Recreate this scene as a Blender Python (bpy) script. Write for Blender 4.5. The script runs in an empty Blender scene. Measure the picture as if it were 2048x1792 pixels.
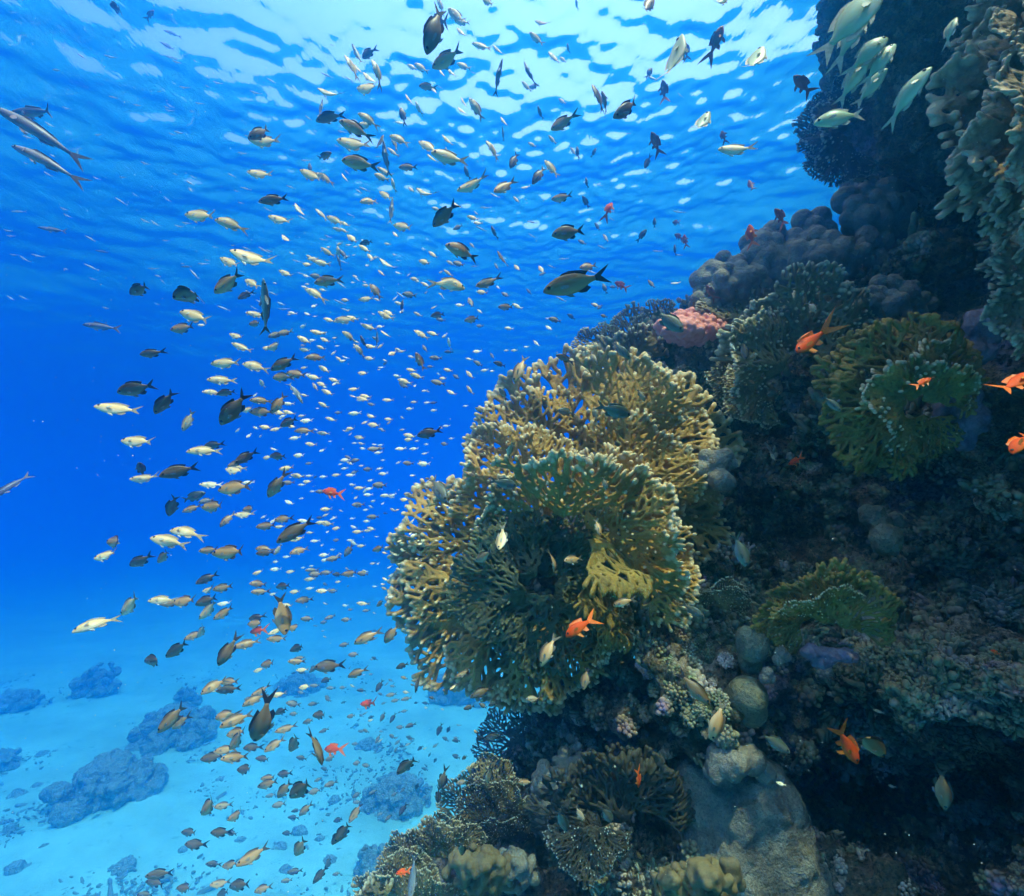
import bpy, bmesh, math, random
import numpy as np
from mathutils import Vector, Matrix, noise
from mathutils.kdtree import KDTree

sc = bpy.context.scene
COL = sc.collection
R = math.radians
RNG = random.Random(7)

# ---------------------------------------------------------------- camera
PITCH = 5.8
cam_d = bpy.data.cameras.new('camera')
cam_d.lens = 18; cam_d.sensor_width = 36
cam_d.clip_start = 0.02; cam_d.clip_end = 400
cam = bpy.data.objects.new('camera', cam_d); COL.objects.link(cam)
cam.rotation_euler = (R(90 + PITCH), 0, 0)
sc.camera = cam
CR = Matrix.Rotation(R(PITCH), 3, 'X')
RIGHT = CR @ Vector((1, 0, 0)); FWD = CR @ Vector((0, 1, 0)); UP = CR @ Vector((0, 0, 1))

def P(X, Y, d):
    """world point seen at X,Y of a 2048 x 1792 frame, d metres in front of the camera"""
    return RIGHT * ((X - 1024) / 1024 * d) + UP * ((896 - Y) / 1024 * d) + FWD * d

# ---------------------------------------------------------------- world, sun, exposure
SUN = Vector((0.20, -0.29, 0.94)).normalized()
w = bpy.data.worlds.new('World'); sc.world = w; w.use_nodes = True
nt = w.node_tree; nt.nodes.clear()
N = nt.nodes.new; LK = nt.links.new
out = N('ShaderNodeOutputWorld'); bg = N('ShaderNodeBackground'); LK(bg.outputs[0], out.inputs[0])
sky = N('ShaderNodeTexSky'); sky.sky_type = 'NISHITA'; sky.sun_disc = False
sky.sun_elevation = math.asin(SUN.z); sky.sun_rotation = math.atan2(SUN.x, SUN.y)
tc = N('ShaderNodeTexCoord'); sx = N('ShaderNodeSeparateXYZ'); LK(tc.outputs['Generated'], sx.inputs[0])
def maprange(src, a, b, c, d):
    m = N('ShaderNodeMapRange'); m.interpolation_type = 'SMOOTHSTEP'; LK(src, m.inputs[0])
    for i, v in enumerate((a, b, c, d)): m.inputs[i + 1].default_value = v
    return m.outputs[0]
def mixc(f, a, b, t='MIX'):
    m = N('ShaderNodeMix'); m.data_type = 'RGBA'; m.blend_type = t
    for s, v in ((m.inputs[0], f), (m.inputs[6], a), (m.inputs[7], b)):
        if hasattr(v, 'links'): LK(v, s)
        else: s.default_value = v if isinstance(v, (int, float)) else (*v, 1)
    return m.outputs[2]
skyc = mixc(1.0, sky.outputs[0], (0.20, 0.21, 0.14), 'MULTIPLY')
skyc = mixc(1.0, skyc, (0.60, 0.64, 1.12), 'ADD')
skyc = mixc(maprange(sx.outputs[0], -0.75, 0.05, 0, 1), mixc(1.0, skyc, (0.25, 0.42, 0.75), 'MULTIPLY'), skyc)     # sky dims away from the sun
water = mixc(maprange(sx.outputs[2], -0.55, -0.02, 0, 1), (0.001, 0.07, 0.45), (0.05, 0.82, 1.65))
water = mixc(maprange(sx.outputs[1], -0.3, 0.75, 0, 1), (0.20, 0.13, 0.09), water)     # dim warm fill added behind the camera, open sea ahead
up = mixc(maprange(sx.outputs[2], 0.74, 0.86, 0, 1), skyc, (3.2, 2.2, 1.6))     # warm zenith fill added above the view to lift the reef
LK(mixc(maprange(sx.outputs[2], 0.10, 0.48, 0, 1), water, up), bg.inputs[0])
bg.inputs[1].default_value = 1.0

sun_d = bpy.data.lights.new('sun', 'SUN'); sun_d.energy = 5.0; sun_d.angle = R(0.6); sun_d.color = (1.0, 0.77, 0.45)
sun = bpy.data.objects.new('sun', sun_d); COL.objects.link(sun)
sun.rotation_euler = SUN.to_track_quat('Z', 'Y').to_euler(); sun.location = SUN * 30
sc.view_settings.view_transform = 'Standard'; sc.view_settings.look = 'None'
sc.view_settings.exposure = 0.62; sc.view_settings.gamma = 1.0
cy = sc.cycles
cy.max_bounces = 6; cy.diffuse_bounces = 2; cy.glossy_bounces = 2; cy.transmission_bounces = 2
cy.volume_bounces = 3; cy.transparent_max_bounces = 8
cy.use_denoising = True; cy.use_adaptive_sampling = True; cy.adaptive_threshold = 0.03

SURF = 4.6      # height of the water surface above the camera
SAND = -5.0

# ---------------------------------------------------------------- helpers
def tag(o, label=None, cat=None, group=None, kind=None):
    if label: o['label'] = label
    if cat: o['category'] = cat
    if group: o['group'] = group
    if kind: o['kind'] = kind
    return o

def new_mat(name):
    m = bpy.data.materials.new(name); m.use_nodes = True
    t = m.node_tree; b = t.nodes['Principled BSDF']
    return m, t, b

def nz(t, scale, detail=4, rough=0.6, co=None, typ='noise'):
    if typ == 'noise':
        n = t.nodes.new('ShaderNodeTexNoise'); n.inputs['Detail'].default_value = detail
        n.inputs['Roughness'].default_value = rough
    else:
        n = t.nodes.new('ShaderNodeTexVoronoi')
        if typ == 'edge': n.feature = 'DISTANCE_TO_EDGE'
    n.inputs['Scale'].default_value = scale
    if co is not None: t.links.new(co, n.inputs['Vector'])
    return n.outputs[0]

def ramp(t, src, stops, interp='LINEAR'):
    r = t.nodes.new('ShaderNodeValToRGB'); t.links.new(src, r.inputs[0]); r.color_ramp.interpolation = interp
    e = r.color_ramp.elements
    while len(e) < len(stops): e.new(0.5)
    for k, (p, c) in enumerate(stops):
        e[k].position = p
        e[k].color = (c, c, c, 1) if isinstance(c, (int, float)) else (*c, 1)
    return r.outputs[0]

def mix(t, f, a, b, mode='MIX'):
    m = t.nodes.new('ShaderNodeMix'); m.data_type = 'RGBA'; m.blend_type = mode
    for s, v in ((m.inputs[0], f), (m.inputs[6], a), (m.inputs[7], b)):
        if hasattr(v, 'links'): t.links.new(v, s)
        elif isinstance(v, (int, float)) : s.default_value = v
        else: s.default_value = (*v, 1)
    return m.outputs[2]

def bump(t, b, src, strength, dist, prev=None):
    n = t.nodes.new('ShaderNodeBump'); n.inputs['Strength'].default_value = strength
    n.inputs['Distance'].default_value = dist; t.links.new(src, n.inputs['Height'])
    if prev is not None: t.links.new(prev, n.inputs['Normal'])
    t.links.new(n.outputs[0], b.inputs['Normal'])
    return n.outputs[0]

def ocoord(t):
    return t.nodes.new('ShaderNodeTexCoord').outputs['Object']
def gpos(t):
    return t.nodes.new('ShaderNodeNewGeometry').outputs['Position']

class Geo:
    """collects simple solids as vertex / face arrays"""
    def __init__(s): s.v = []; s.f = []; s.n = 0
    def add(s, v, f):
        s.v.append(np.asarray(v, float)); s.f += [tuple(i + s.n for i in q) for q in f]; s.n += len(v)
    def sphere(s, c, r, sc=(1, 1, 1), m=None):
        v, f = UNIT
        q = v * np.array(sc) * r
        if m is not None: q = q @ np.array(m).T
        s.add(q + np.array(c), f)
    def capsule(s, a, b, r0, r1, seg=8):
        a = Vector(a); b = Vector(b); d = (b - a)
        if d.length < 1e-6: return
        q = d.normalized(); x = q.orthogonal().normalized(); y = q.cross(x)
        L = d.length; vs = []; prof = []
        for k in range(3):
            t = -math.pi / 2 + (k + 1) * math.pi / 6; prof.append((math.sin(t) * r0, math.cos(t) * r0))
        for k in range(3):
            t = k * math.pi / 6; prof.append((L + math.sin(t) * r1, math.cos(t) * r1))
        for z, r in prof:
            for j in range(seg):
                an = 2 * math.pi * j / seg
                vs.append(a + q * z + (x * math.cos(an) + y * math.sin(an)) * r)
        n = len(vs); vs += [a - q * r0, b + q * r1]
        fs = []
        for k in range(5):
            for j in range(seg):
                j2 = (j + 1) % seg; fs.append((k * seg + j, k * seg + j2, (k + 1) * seg + j2, (k + 1) * seg + j))
        for j in range(seg):
            j2 = (j + 1) % seg; fs.append((n, j2, j)); fs.append((n + 1, 5 * seg + j, 5 * seg + j2))
        s.add([tuple(p) for p in vs], fs)
    def mesh(s, name):
        me = bpy.data.meshes.new(name)
        me.from_pydata(np.concatenate(s.v).tolist(), [], s.f); me.update()
        return me

def _unit():
    bm = bmesh.new(); bmesh.ops.create_icosphere(bm, subdivisions=2, radius=1)
    bm.verts.ensure_lookup_table()
    v = np.array([tuple(p.co) for p in bm.verts]); f = [tuple(q.index for q in fc.verts) for fc in bm.faces]
    bm.free(); return v, f
UNIT = _unit()

def baked(me, mods):
    """run a mesh through a stack of modifiers and return the result as a new mesh"""
    o = bpy.data.objects.new('tmp', me); COL.objects.link(o)
    for typ, kw in mods:
        m = o.modifiers.new(typ, typ)
        for k, v in kw.items(): setattr(m, k, v)
    dg = bpy.context.evaluated_depsgraph_get(); dg.update()
    r = bpy.data.meshes.new_from_object(o.evaluated_get(dg)); nm = me.name
    bpy.data.objects.remove(o); bpy.data.meshes.remove(me); r.name = nm
    return r
def vox(me, size, smooth=2, extra=()):
    mods = [('REMESH', dict(mode='VOXEL', voxel_size=size, use_smooth_shade=True))]
    if smooth: mods.append(('SMOOTH', dict(factor=0.5, iterations=smooth)))
    return baked(me, mods + list(extra))
def tex(kind, scale, depth=2):
    t = bpy.data.textures.new('t', kind); t.noise_scale = scale
    if kind == 'CLOUDS': t.noise_depth = depth
    return t
def disp(kind, scale, strength, depth=2, mid=0.5):
    return ('DISPLACE', dict(texture=tex(kind, scale, depth), strength=strength, mid_level=mid, texture_coords='LOCAL'))

def smooth(me):
    me.polygons.foreach_set('use_smooth', [True] * len(me.polygons)); me.update()
def get_v(me):
    a = np.empty(len(me.vertices) * 3); me.vertices.foreach_get('co', a); return a.reshape(-1, 3)
def set_v(me, a):
    me.vertices.foreach_set('co', np.ascontiguousarray(a).ravel()); me.update()

def link(name, me, mat=None, parent=None, base=None):
    """link a mesh whose vertices are in world space; its origin is moved to base"""
    if mat: me.materials.clear(); me.materials.append(mat)
    o = bpy.data.objects.new(name, me); COL.objects.link(o)
    if base is not None:
        set_v(me, get_v(me) - np.array(base)); o.location = base
    if parent: o.parent = parent; 
    return o
def empty(name, loc):
    e = bpy.data.objects.new(name, None); e.empty_display_size = 0.05; COL.objects.link(e); e.location = loc
    return e
# ---------------------------------------------------------------- water surface, seen from below
def build_surface():
    S = 34.9; n = 950
    # grid with spacing that grows away from the camera
    u = np.linspace(-1, 1, n); g = np.sign(u) * (np.abs(u) * 0.22 + 0.78 * np.abs(u) ** 2.2) * S
    X, Yy = np.meshgrid(g, g + 6.5, indexing='ij')
    rs = np.random.RandomState(4); Z = np.zeros_like(X)
    th0 = R(62)
    for k in range(70):
        lam = 0.13 * (1.082 ** k) * rs.uniform(0.85, 1.15)
        if lam > 9: break
        th = th0 + rs.normal(0, 0.9); kk = 2 * math.pi / lam
        slope = 0.050 if lam < 0.40 else (0.034 if lam < 0.8 else (0.022 if lam < 2 else 0.013))
        amp = slope / kk
        # keep only what the grid can carry
        dx = np.maximum(0.045, np.abs(X) * 0.014 + np.abs(Yy - 6.5) * 0.014)
        fade = np.clip(lam / (dx * 3.0) - 0.6, 0, 1)
        ph = kk * (X * math.cos(th) + Yy * math.sin(th)) + rs.uniform(0, 6.28)
        warp = 0.7 * np.sin(0.9 * X + 0.6 * Yy + k) + 0.5 * np.sin(-0.7 * X + 1.3 * Yy + 2 * k)
        Z += amp * fade * np.sin(ph + warp)
    v = np.stack([X.ravel(), Yy.ravel(), (Z + SURF).ravel()], 1)
    me = bpy.data.meshes.new('water_surface')
    idx = np.arange(n * n).reshape(n, n)
    f = np.stack([idx[:-1, :-1].ravel(), idx[1:, :-1].ravel(), idx[1:, 1:].ravel(), idx[:-1, 1:].ravel()], 1)
    me.from_pydata(v.tolist(), [], f.tolist()); smooth(me)
    m = bpy.data.materials.new('water'); m.use_nodes = True; t = m.node_tree; t.nodes.clear()
    o = t.nodes.new('ShaderNodeOutputMaterial'); mx = t.nodes.new('ShaderNodeMixShader')
    fr = t.nodes.new('ShaderNodeFresnel'); fr.inputs[0].default_value = 1.333
    tr = t.nodes.new('ShaderNodeBsdfTransparent'); gl = t.nodes.new('ShaderNodeBsdfGlossy')
    gl.inputs['Roughness'].default_value = 0.10; gl.inputs[0].default_value = (0.92, 0.96, 1, 1)
    b = t.nodes.new('ShaderNodeBump'); b.inputs['Strength'].default_value = 0.3; b.inputs['Distance'].default_value = 0.05
    mp = t.nodes.new('ShaderNodeMapping'); mp.inputs['Rotation'].default_value = (0, 0, R(62)); mp.inputs['Scale'].default_value = (1.0, 0.45, 1)
    t.links.new(gpos(t), mp.inputs[0])
    t.links.new(nz(t, 4.6, 3, 0.55, mp.outputs[0]), b.inputs['Height'])
    for s in (fr.inputs['Normal'], gl.inputs['Normal']): t.links.new(b.outputs[0], s)
    t.links.new(fr.outputs[0], mx.inputs[0]); t.links.new(tr.outputs[0], mx.inputs[1]); t.links.new(gl.outputs[0], mx.inputs[2])
    t.links.new(mx.outputs[0], o.inputs[0])
    tag(link('water', me, m), kind='structure', label='rippled underside of the sea surface')
build_surface()

# ---------------------------------------------------------------- sand
def sand_z(x, y):
    return SAND + 0.035 * (x + 4) * 0.5 + 0.012 * (y - 6) + 0.10 * math.sin(x * 0.7 + y * 0.3) * math.sin(y * 0.5 + 1)
def build_sand():
    n = 420; S = 34.9
    u = np.linspace(-1, 1, n); g = np.sign(u) * (np.abs(u) * 0.25 + 0.75 * np.abs(u) ** 2.2) * S
    X, Y_ = np.meshgrid(g, g + 11, indexing='ij')
    Xc = np.clip(X, -25, 25); Yc = np.clip(Y_, -20, 30)
    Z = SAND + 0.0175 * (Xc + 4) + 0.012 * (Yc - 6) + 0.10 * np.sin(X * 0.7 + Y_ * 0.3) * np.sin(Y_ * 0.5 + 1)
    for k, (lam, a) in enumerate(((1.7, .02), (0.9, .012), (2.9, .03))):
        Z += a * np.sin(6.28 / lam * (X * math.cos(k + .5) + Y_ * math.sin(k + .5)) + np.sin(Y_ * 1.1 + k)) * (np.abs(X) < 15)
    v = np.stack([X.ravel(), Y_.ravel(), Z.ravel()], 1)
    me = bpy.data.meshes.new('sand'); idx = np.arange(n * n).reshape(n, n)
    f = np.stack([idx[:-1, :-1].ravel(), idx[1:, :-1].ravel(), idx[1:, 1:].ravel(), idx[:-1, 1:].ravel()], 1)
    me.from_pydata(v.tolist(), [], f.tolist()); smooth(me)
    m, t, b = new_mat('sand'); c = gpos(t)
    a = ramp(t, nz(t, 0.9, 5, 0.6, c), [(0.35, (0.28, 0.48, 0.42)), (0.62, (0.42, 0.74, 0.66))])
    d = ramp(t, nz(t, 5.5, 6, 0.75, c), [(0.30, 0.35), (0.42, 1.0)])
    t.links.new(mix(t, 1.0, a, d, 'MULTIPLY'), b.inputs['Base Color']); b.inputs['Roughness'].default_value = 0.95
    bump(t, b, nz(t, 14, 6, 0.7, c), 0.5, 0.03)
    tag(link('sand', me, m), kind='structure', label='pale rippled sand sea floor')
build_sand()
def sand_z2(x, y): return SAND + 0.0175 * (x + 4) + 0.012 * (y - 6) + 0.10 * math.sin(x * 0.7 + y * 0.3) * math.sin(y * 0.5 + 1)
def rubble():
    rr = random.Random(21); g = Geo(); n = 0
    while n < 2200:
        X = rr.uniform(-60, 1050); Y = rr.uniform(1330, 1830); d = P(X, Y, 1.0); p = d * (SAND / d.z)
        if noise.noise(Vector((p.x * .55, p.y * .55, 3))) < rr.uniform(-.1, .45): continue
        p.z = sand_z2(p.x, p.y); s = rr.uniform(.006, .024) * (2 if rr.random() < .05 else 1)
        g.capsule(p, p + Vector((rr.uniform(-1, 1), rr.uniform(-1, 1), rr.uniform(0, .5))) * s * rr.uniform(1, 4), s, s * .6, 5); n += 1
    me = g.mesh('coral_rubble'); smooth(me)
    m = new_mat('rubble'); m[2].inputs['Base Color'].default_value = (0.20, 0.20, 0.16, 1)
    tag(link('coral_rubble', me, m[0]), 'bits of dark coral rubble strewn over the sand', 'rubble', kind='stuff')
rubble()

# ---------------------------------------------------------------- reef rock
def reef_blobs():
    g = Geo(); rr = random.Random(3)
    def b(X, Y, d, rp, sx=1, sy=1):
        g.sphere(P(X, Y, d), rp / 1024 * d, (sx, 1, sy))
    # mound that carries the large fire coral
    for q in ((1130, 1130, 2.85, 150), (1040, 1160, 2.8, 110), (1240, 1010, 3.0, 130), (1330, 1080, 2.8, 130), (1210, 1240, 2.6, 110),
              (1290, 1180, 2.6, 110), (1010, 1200, 2.75, 90), (1120, 1260, 2.6, 80), (1180, 1130, 2.5, 90), (1060, 1100, 2.42, 75), (1010, 1180, 2.42, 95), (1100, 1200, 2.38, 90), (1130, 1090, 2.36, 60), (1080, 1270, 2.4, 70), (960, 1220, 2.5, 60)): b(*q)
    # ridge climbing to the surface
    for q in ((1240, 790, 3.5, 80), (1330, 760, 3.4, 110), (1430, 730, 3.3, 120), (1530, 690, 3.4, 140), (1620, 600, 3.5, 120),
              (1745, 545, 3.5, 100), (1835, 455, 3.4, 95), (1890, 340, 3.2, 110), (1825, 230, 3.1, 80),
              (1760, 130, 3.1, 100), (1700, 90, 3.1, 50), (1760, 0, 3.1, 110), (1800, -120, 3.1, 140), (1900, 100, 3.0, 150), (1680, 30, 3.1, 30)): b(*q)
    # wall to the right, coming towards the camera
    for i in range(9):
        for j in range(15):
            X = 1410 + i * 100 + rr.uniform(-30, 30); Y = 560 + j * 100 + rr.uniform(-30, 30)
            if Y < np.interp(X, [1400, 1500, 1560, 1720, 1800], [740, 690, 640, 560, 500]): continue
            if Y < 1500 - (X - 1300) * 3 : pass
            d = 3.15 - (X - 1400) / 650 * 0.95 - max(0, Y - 1000) / 800 * 0.55 + rr.uniform(-0.16, 0.16)
            if 1600 < X < 2080 and 1480 < Y < 1900: d += 0.85 * (1 - abs(Y - 1690) / 300)      # cave under the ledge
            if 1400 < X < 1800 and 1450 < Y < 1560: d += 0.45
            if 1480 < X < 1650 and 800 < Y < 900: d += 0.25
            if 1850 < X and 300 < Y < 620: d += 0.3
            if 1560 < X and 1290 < Y < 1440: d -= 0.38                                          # ledge
            b(X, Y, d + 0.25, 92 * rr.uniform(0.85, 1.2))
            b(X, Y, d + 0.9, 140)
    # buttresses that carry the corals of the right edge and the wall
    for q in ((2140, 110, 2.0, 110), (2140, 270, 1.95, 110), (2150, 420, 2.0, 110), (2150, 580, 2.05, 110), (2230, 300, 2.3, 200), (2230, 560, 2.3, 200), (1850, 820, 2.3, 70), (1990, 1020, 2.1, 60), (1660, 1265, 2.2, 60), (2240, 800, 2.3, 200)): b(*q)
    for q in ((1235, 1390, 2.3, 62), (1180, 1450, 2.35, 60), (1280, 1450, 2.15, 58), (1210, 1530, 2.3, 66), (1270, 1560, 2.2, 55), (1330, 1500, 2.08, 50), (1130, 1500, 2.45, 55), (1390, 1480, 2.0, 48)): b(*q)
    # lower reef
    for q in ((1120, 1420, 2.9, 80), (1220, 1400, 2.7, 100), (1080, 1500, 2.8, 60), (1180, 1520, 2.7, 110), (1300, 1500, 2.6, 120),
              (1050, 1580, 2.6, 70), (960, 1570, 2.6, 40), (1150, 1640, 2.5, 110), (1280, 1640, 2.4, 110), (1000, 1680, 2.4, 80),
              (900, 1680, 2.4, 60), (830, 1720, 2.3, 50), (860, 1790, 2.2, 80), (980, 1790, 2.1, 100), (1120, 1780, 2.1, 120),
              (1260, 1780, 2.0, 120), (1400, 1780, 1.95, 120), (780, 1830, 2.2, 50), (1400, 1650, 2.3, 120), (1420, 1380, 2.6, 120),
              (1340, 1330, 2.05, 60), (1290, 1300, 2.15, 48), (1380, 1400, 1.98, 60), (1440, 1440, 1.93, 52), (1300, 1210, 2.25, 46), (1410, 1345, 2.1, 60), (1360, 1260, 2.2, 42), (1330, 1150, 2.5, 45), (1450, 1250, 2.7, 110), (1400, 1120, 2.9, 110), (1000, 1960, 2.2, 260), (1300, 1960, 2.1, 260),
              (1650, 2000, 2.0, 300), (900, 2300, 2.5, 420), (1500, 2400, 2.4, 500)): b(*q)
    # the body of the reef behind and beside, down to the sand; above, an unseen overhang added for shade
    for c, r in (((3.2, 4.2, -1), 2.0), ((4.0, 4.6, 0.9), 1.7), ((2.6, 4.4, -2.8), 2.1), ((1.4, 3.9, -3.2), 1.7), ((3.2, 2.3, -2.5), 1.7),
                 ((1.2, 3.2, -3.6), 1.7), ((1.6, 3.4, -4.8), 1.9), ((2.2, 1.8, -3.5), 1.5), ((3.2, 0.6, -2), 1.6), ((3.2, -0.6, -0.5), 1.6), ((3.4, -1.6, 1.0), 1.6),
                 ((3.2, 0.8, 0.4), 1.35), ((3.2, 1.3, 1.6), 1.05), ((3.0, 2.6, 2.7), 1.1), ((3.4, 0.2, 2.6), 1.25), ((3.1, 1.5, 3.0), 1.1),
                 ((3.6, 3.2, 3.0), 1.3), ((2.6, 0.9, 2.7), 0.7), ((2.35, 1.7, 3.0), 0.55), ((1.95, 1.5, 2.5), 0.6), ((1.55, 2.6, 3.55), 0.5), ((2.3, 2.3, 3.1), 0.7), ((3.4, -1.4, -3), 1.9), ((3.3, -2.5, 2.8), 1.2), ((2.5, 0.1, 2.5), 0.6)):
        g.sphere(c, r)
    return g.mesh('reef_rock')

m_rock, t, bs = new_mat('reef rock'); c = gpos(t)
base = ramp(t, nz(t, 3.2, 8, 0.7, c), [(0.30, (0.09, 0.06, 0.055)), (0.45, (0.34, 0.23, 0.14)), (0.56, (0.16, 0.16, 0.09)), (0.70, (0.52, 0.42, 0.32))])
spots = ramp(t, nz(t, 11, 6, 0.75, c), [(0.52, 0.0), (0.60, 1.0)])
base = mix(t, spots, base, (0.62, 0.48, 0.34))
lil = ramp(t, nz(t, 2.1, 3, 0.5, c), [(0.60, 0.0), (0.64, 1.0)])
base = mix(t, lil, base, mix(t, ramp(t, nz(t, 30, 4, 0.7, c), [(0.35, 0.0), (0.65, 1.0)]), (0.14, 0.11, 0.17), (0.34, 0.31, 0.38)))
grn = ramp(t, nz(t, 1.7, 4, 0.6, c), [(0.36, 1.0), (0.43, 0.0)])
base = mix(t, grn, base, (0.05, 0.085, 0.035))
dots = ramp(t, nz(t, 60, 3, 0.7, c), [(0.36, 0.15), (0.52, 1.0)])
base = mix(t, 0.8, base, dots, 'MULTIPLY')
t.links.new(base, bs.inputs['Base Color']); bs.inputs['Roughness'].default_value = 0.85
p = bump(t, bs, nz(t, 22, 8, 0.75, c), 1.0, 0.06)
p = bump(t, bs, nz(t, 45, 2, 0.5, c, 'vor'), 0.7, 0.02, p)

me = vox(reef_blobs(), 0.032, 4, (disp('CLOUDS', 0.45, 0.30, 3), disp('VORONOI', 0.22, -0.16, mid=0.3), ('SUBSURF', dict(levels=1, render_levels=1)),
                                 disp('CLOUDS', 0.11, 0.13, 3), disp('VORONOI', 0.07, -0.045, mid=0.3), disp('CLOUDS', 0.035, 0.035, 2)))
smooth(me)
reef = tag(link('reef', me, m_rock), kind='structure', label='dark craggy reef wall rising to the surface')

# surface points of the reef that the growth, corals etc. sit on
from mathutils.bvhtree import BVHTree
rv = get_v(me); 
dg = bpy.context.evaluated_depsgraph_get(); dg.update()
REEF = BVHTree.FromObject(reef, dg)
def hit(X, Y, default=2.6):
    d = P(X, Y, 1.0).normalized()
    r = REEF.ray_cast(Vector((0, 0, 0)), d, 12)
    if r[0] is None: return default, None, Vector((0, -1, 0))
    return r[0].dot(FWD), r[0], r[1]
# ---------------------------------------------------------------- coral materials
def attr(t, name):
    a = t.nodes.new('ShaderNodeAttribute'); a.attribute_name = name; return a.outputs['Fac']

def coral_mat(name, body, dark, tip, tip_from=0.35, tip_to=0.85, bscale=90, bstr=0.5, bdist=0.006, spots=None, rough=0.7):
    m, t, b = new_mat(name); c = gpos(t)
    base = mix(t, ramp(t, nz(t, 9, 5, 0.65, c), [(0.35, 0.0), (0.65, 1.0)]), dark, body)
    base = mix(t, 0.6, base, ramp(t, nz(t, bscale * 1.3, 3, 0.7, c), [(0.3, 0.45), (0.6, 1.0)]), 'MULTIPLY')
    if spots: base = mix(t, ramp(t, nz(t, spots[0], 2, 0.5, c, 'vor'), [(0.0, 1.0), (0.35, 0.0)]), base, spots[1])
    base = mix(t, ramp(t, attr(t, 'tip'), [(tip_from, 0.0), (tip_to, 1.0)]), base, tip)
    t.links.new(base, b.inputs['Base Color']); b.inputs['Roughness'].default_value = rough
    p = bump(t, b, nz(t, bscale, 5, 0.7, c), bstr, bdist)
    bump(t, b, nz(t, bscale * 0.25, 4, 0.6, c), bstr, bdist * 3, p)
    return m
M_FIRE = coral_mat('golden fire coral', (0.62, 0.34, 0.065), (0.32, 0.18, 0.035), (1.0, 0.82, 0.50), 0.26, 0.88)
M_OLIVE = coral_mat('olive fire coral', (0.44, 0.28, 0.05), (0.22, 0.15, 0.03), (0.90, 0.80, 0.58), 0.55, 0.85)
M_SHADE = coral_mat('shade-toned fire coral', (0.13, 0.135, 0.05), (0.06, 0.065, 0.03), (0.2, 0.2, 0.1), 0.5, 1.0)  # darker copy of the golden coral, shade put into its colour
M_BROWN = coral_mat('brown fire coral', (0.34, 0.25, 0.09), (0.17, 0.12, 0.045), (0.80, 0.74, 0.50), 0.35, 0.95)
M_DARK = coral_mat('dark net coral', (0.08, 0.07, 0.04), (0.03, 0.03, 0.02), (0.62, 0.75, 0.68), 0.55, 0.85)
M_LOBE = coral_mat('grey lobed coral', (0.36, 0.34, 0.26), (0.19, 0.18, 0.14), (0.3, 0.3, 0.22), 2, 3, 110, 0.9, 0.006)
M_LOBEY = coral_mat('yellow lobed coral', (0.25, 0.19, 0.075), (0.13, 0.10, 0.05), (0.3, 0.3, 0.22), 2, 3, 120, 0.35, 0.004)
M_PALE = coral_mat('pale finger coral', (0.34, 0.23, 0.12), (0.16, 0.11, 0.06), (0.70, 0.55, 0.35), 0.2, 1.0, 60, 0.6, 0.008)
M_PINK = coral_mat('pink cauliflower coral', (0.80, 0.20, 0.15), (0.45, 0.11, 0.09), (0.92, 0.33, 0.26), 0.2, 1.0)
M_WHITE = coral_mat('whitish lump coral', (0.42, 0.37, 0.28), (0.22, 0.19, 0.15), (0.5, 0.5, 0.5), 2, 3, 110, 0.9, 0.006, (120, (0.16, 0.14, 0.11)))
M_BLUE = coral_mat('pale blue-grey plating coral', (0.46, 0.42, 0.32), (0.16, 0.15, 0.12), (0.4, 0.5, 0.5), 2, 3, 95, 1.0, 0.010, (110, (0.10, 0.10, 0.09)))
M_LILAC = coral_mat('lilac encrusting coral', (0.28, 0.23, 0.30), (0.12, 0.10, 0.14), (0.5, 0.5, 0.7), 2, 3, 80, 0.5, 0.006)
M_SPOT = coral_mat('pitted ball coral', (0.26, 0.25, 0.14), (0.16, 0.16, 0.10), (0.3, 0.3, 0.2), 2, 3, 70, 0.6, 0.008, (75, (0.03, 0.025, 0.02)))
M_GREEN = coral_mat('pale green coral', (0.26, 0.27, 0.17), (0.12, 0.12, 0.08), (0.4, 0.5, 0.4), 2, 3, 90, 0.9, 0.006, (85, (0.07, 0.07, 0.05)))
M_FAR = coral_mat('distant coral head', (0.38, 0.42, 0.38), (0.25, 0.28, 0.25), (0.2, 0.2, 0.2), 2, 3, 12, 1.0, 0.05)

def set_tip(me, vals):
    a = me.attributes.new('tip', 'FLOAT', 'POINT'); a.data.foreach_set('value', np.ascontiguousarray(vals, dtype=np.float32))
def tip_by_points(me, pts, rad):
    kd = KDTree(len(pts)) 
    for i, p in enumerate(pts): kd.insert(p, i)
    kd.balance()
    v = get_v(me); set_tip(me, [max(0.0, 1 - kd.find(q)[2] / rad) for q in v.tolist()])

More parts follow.
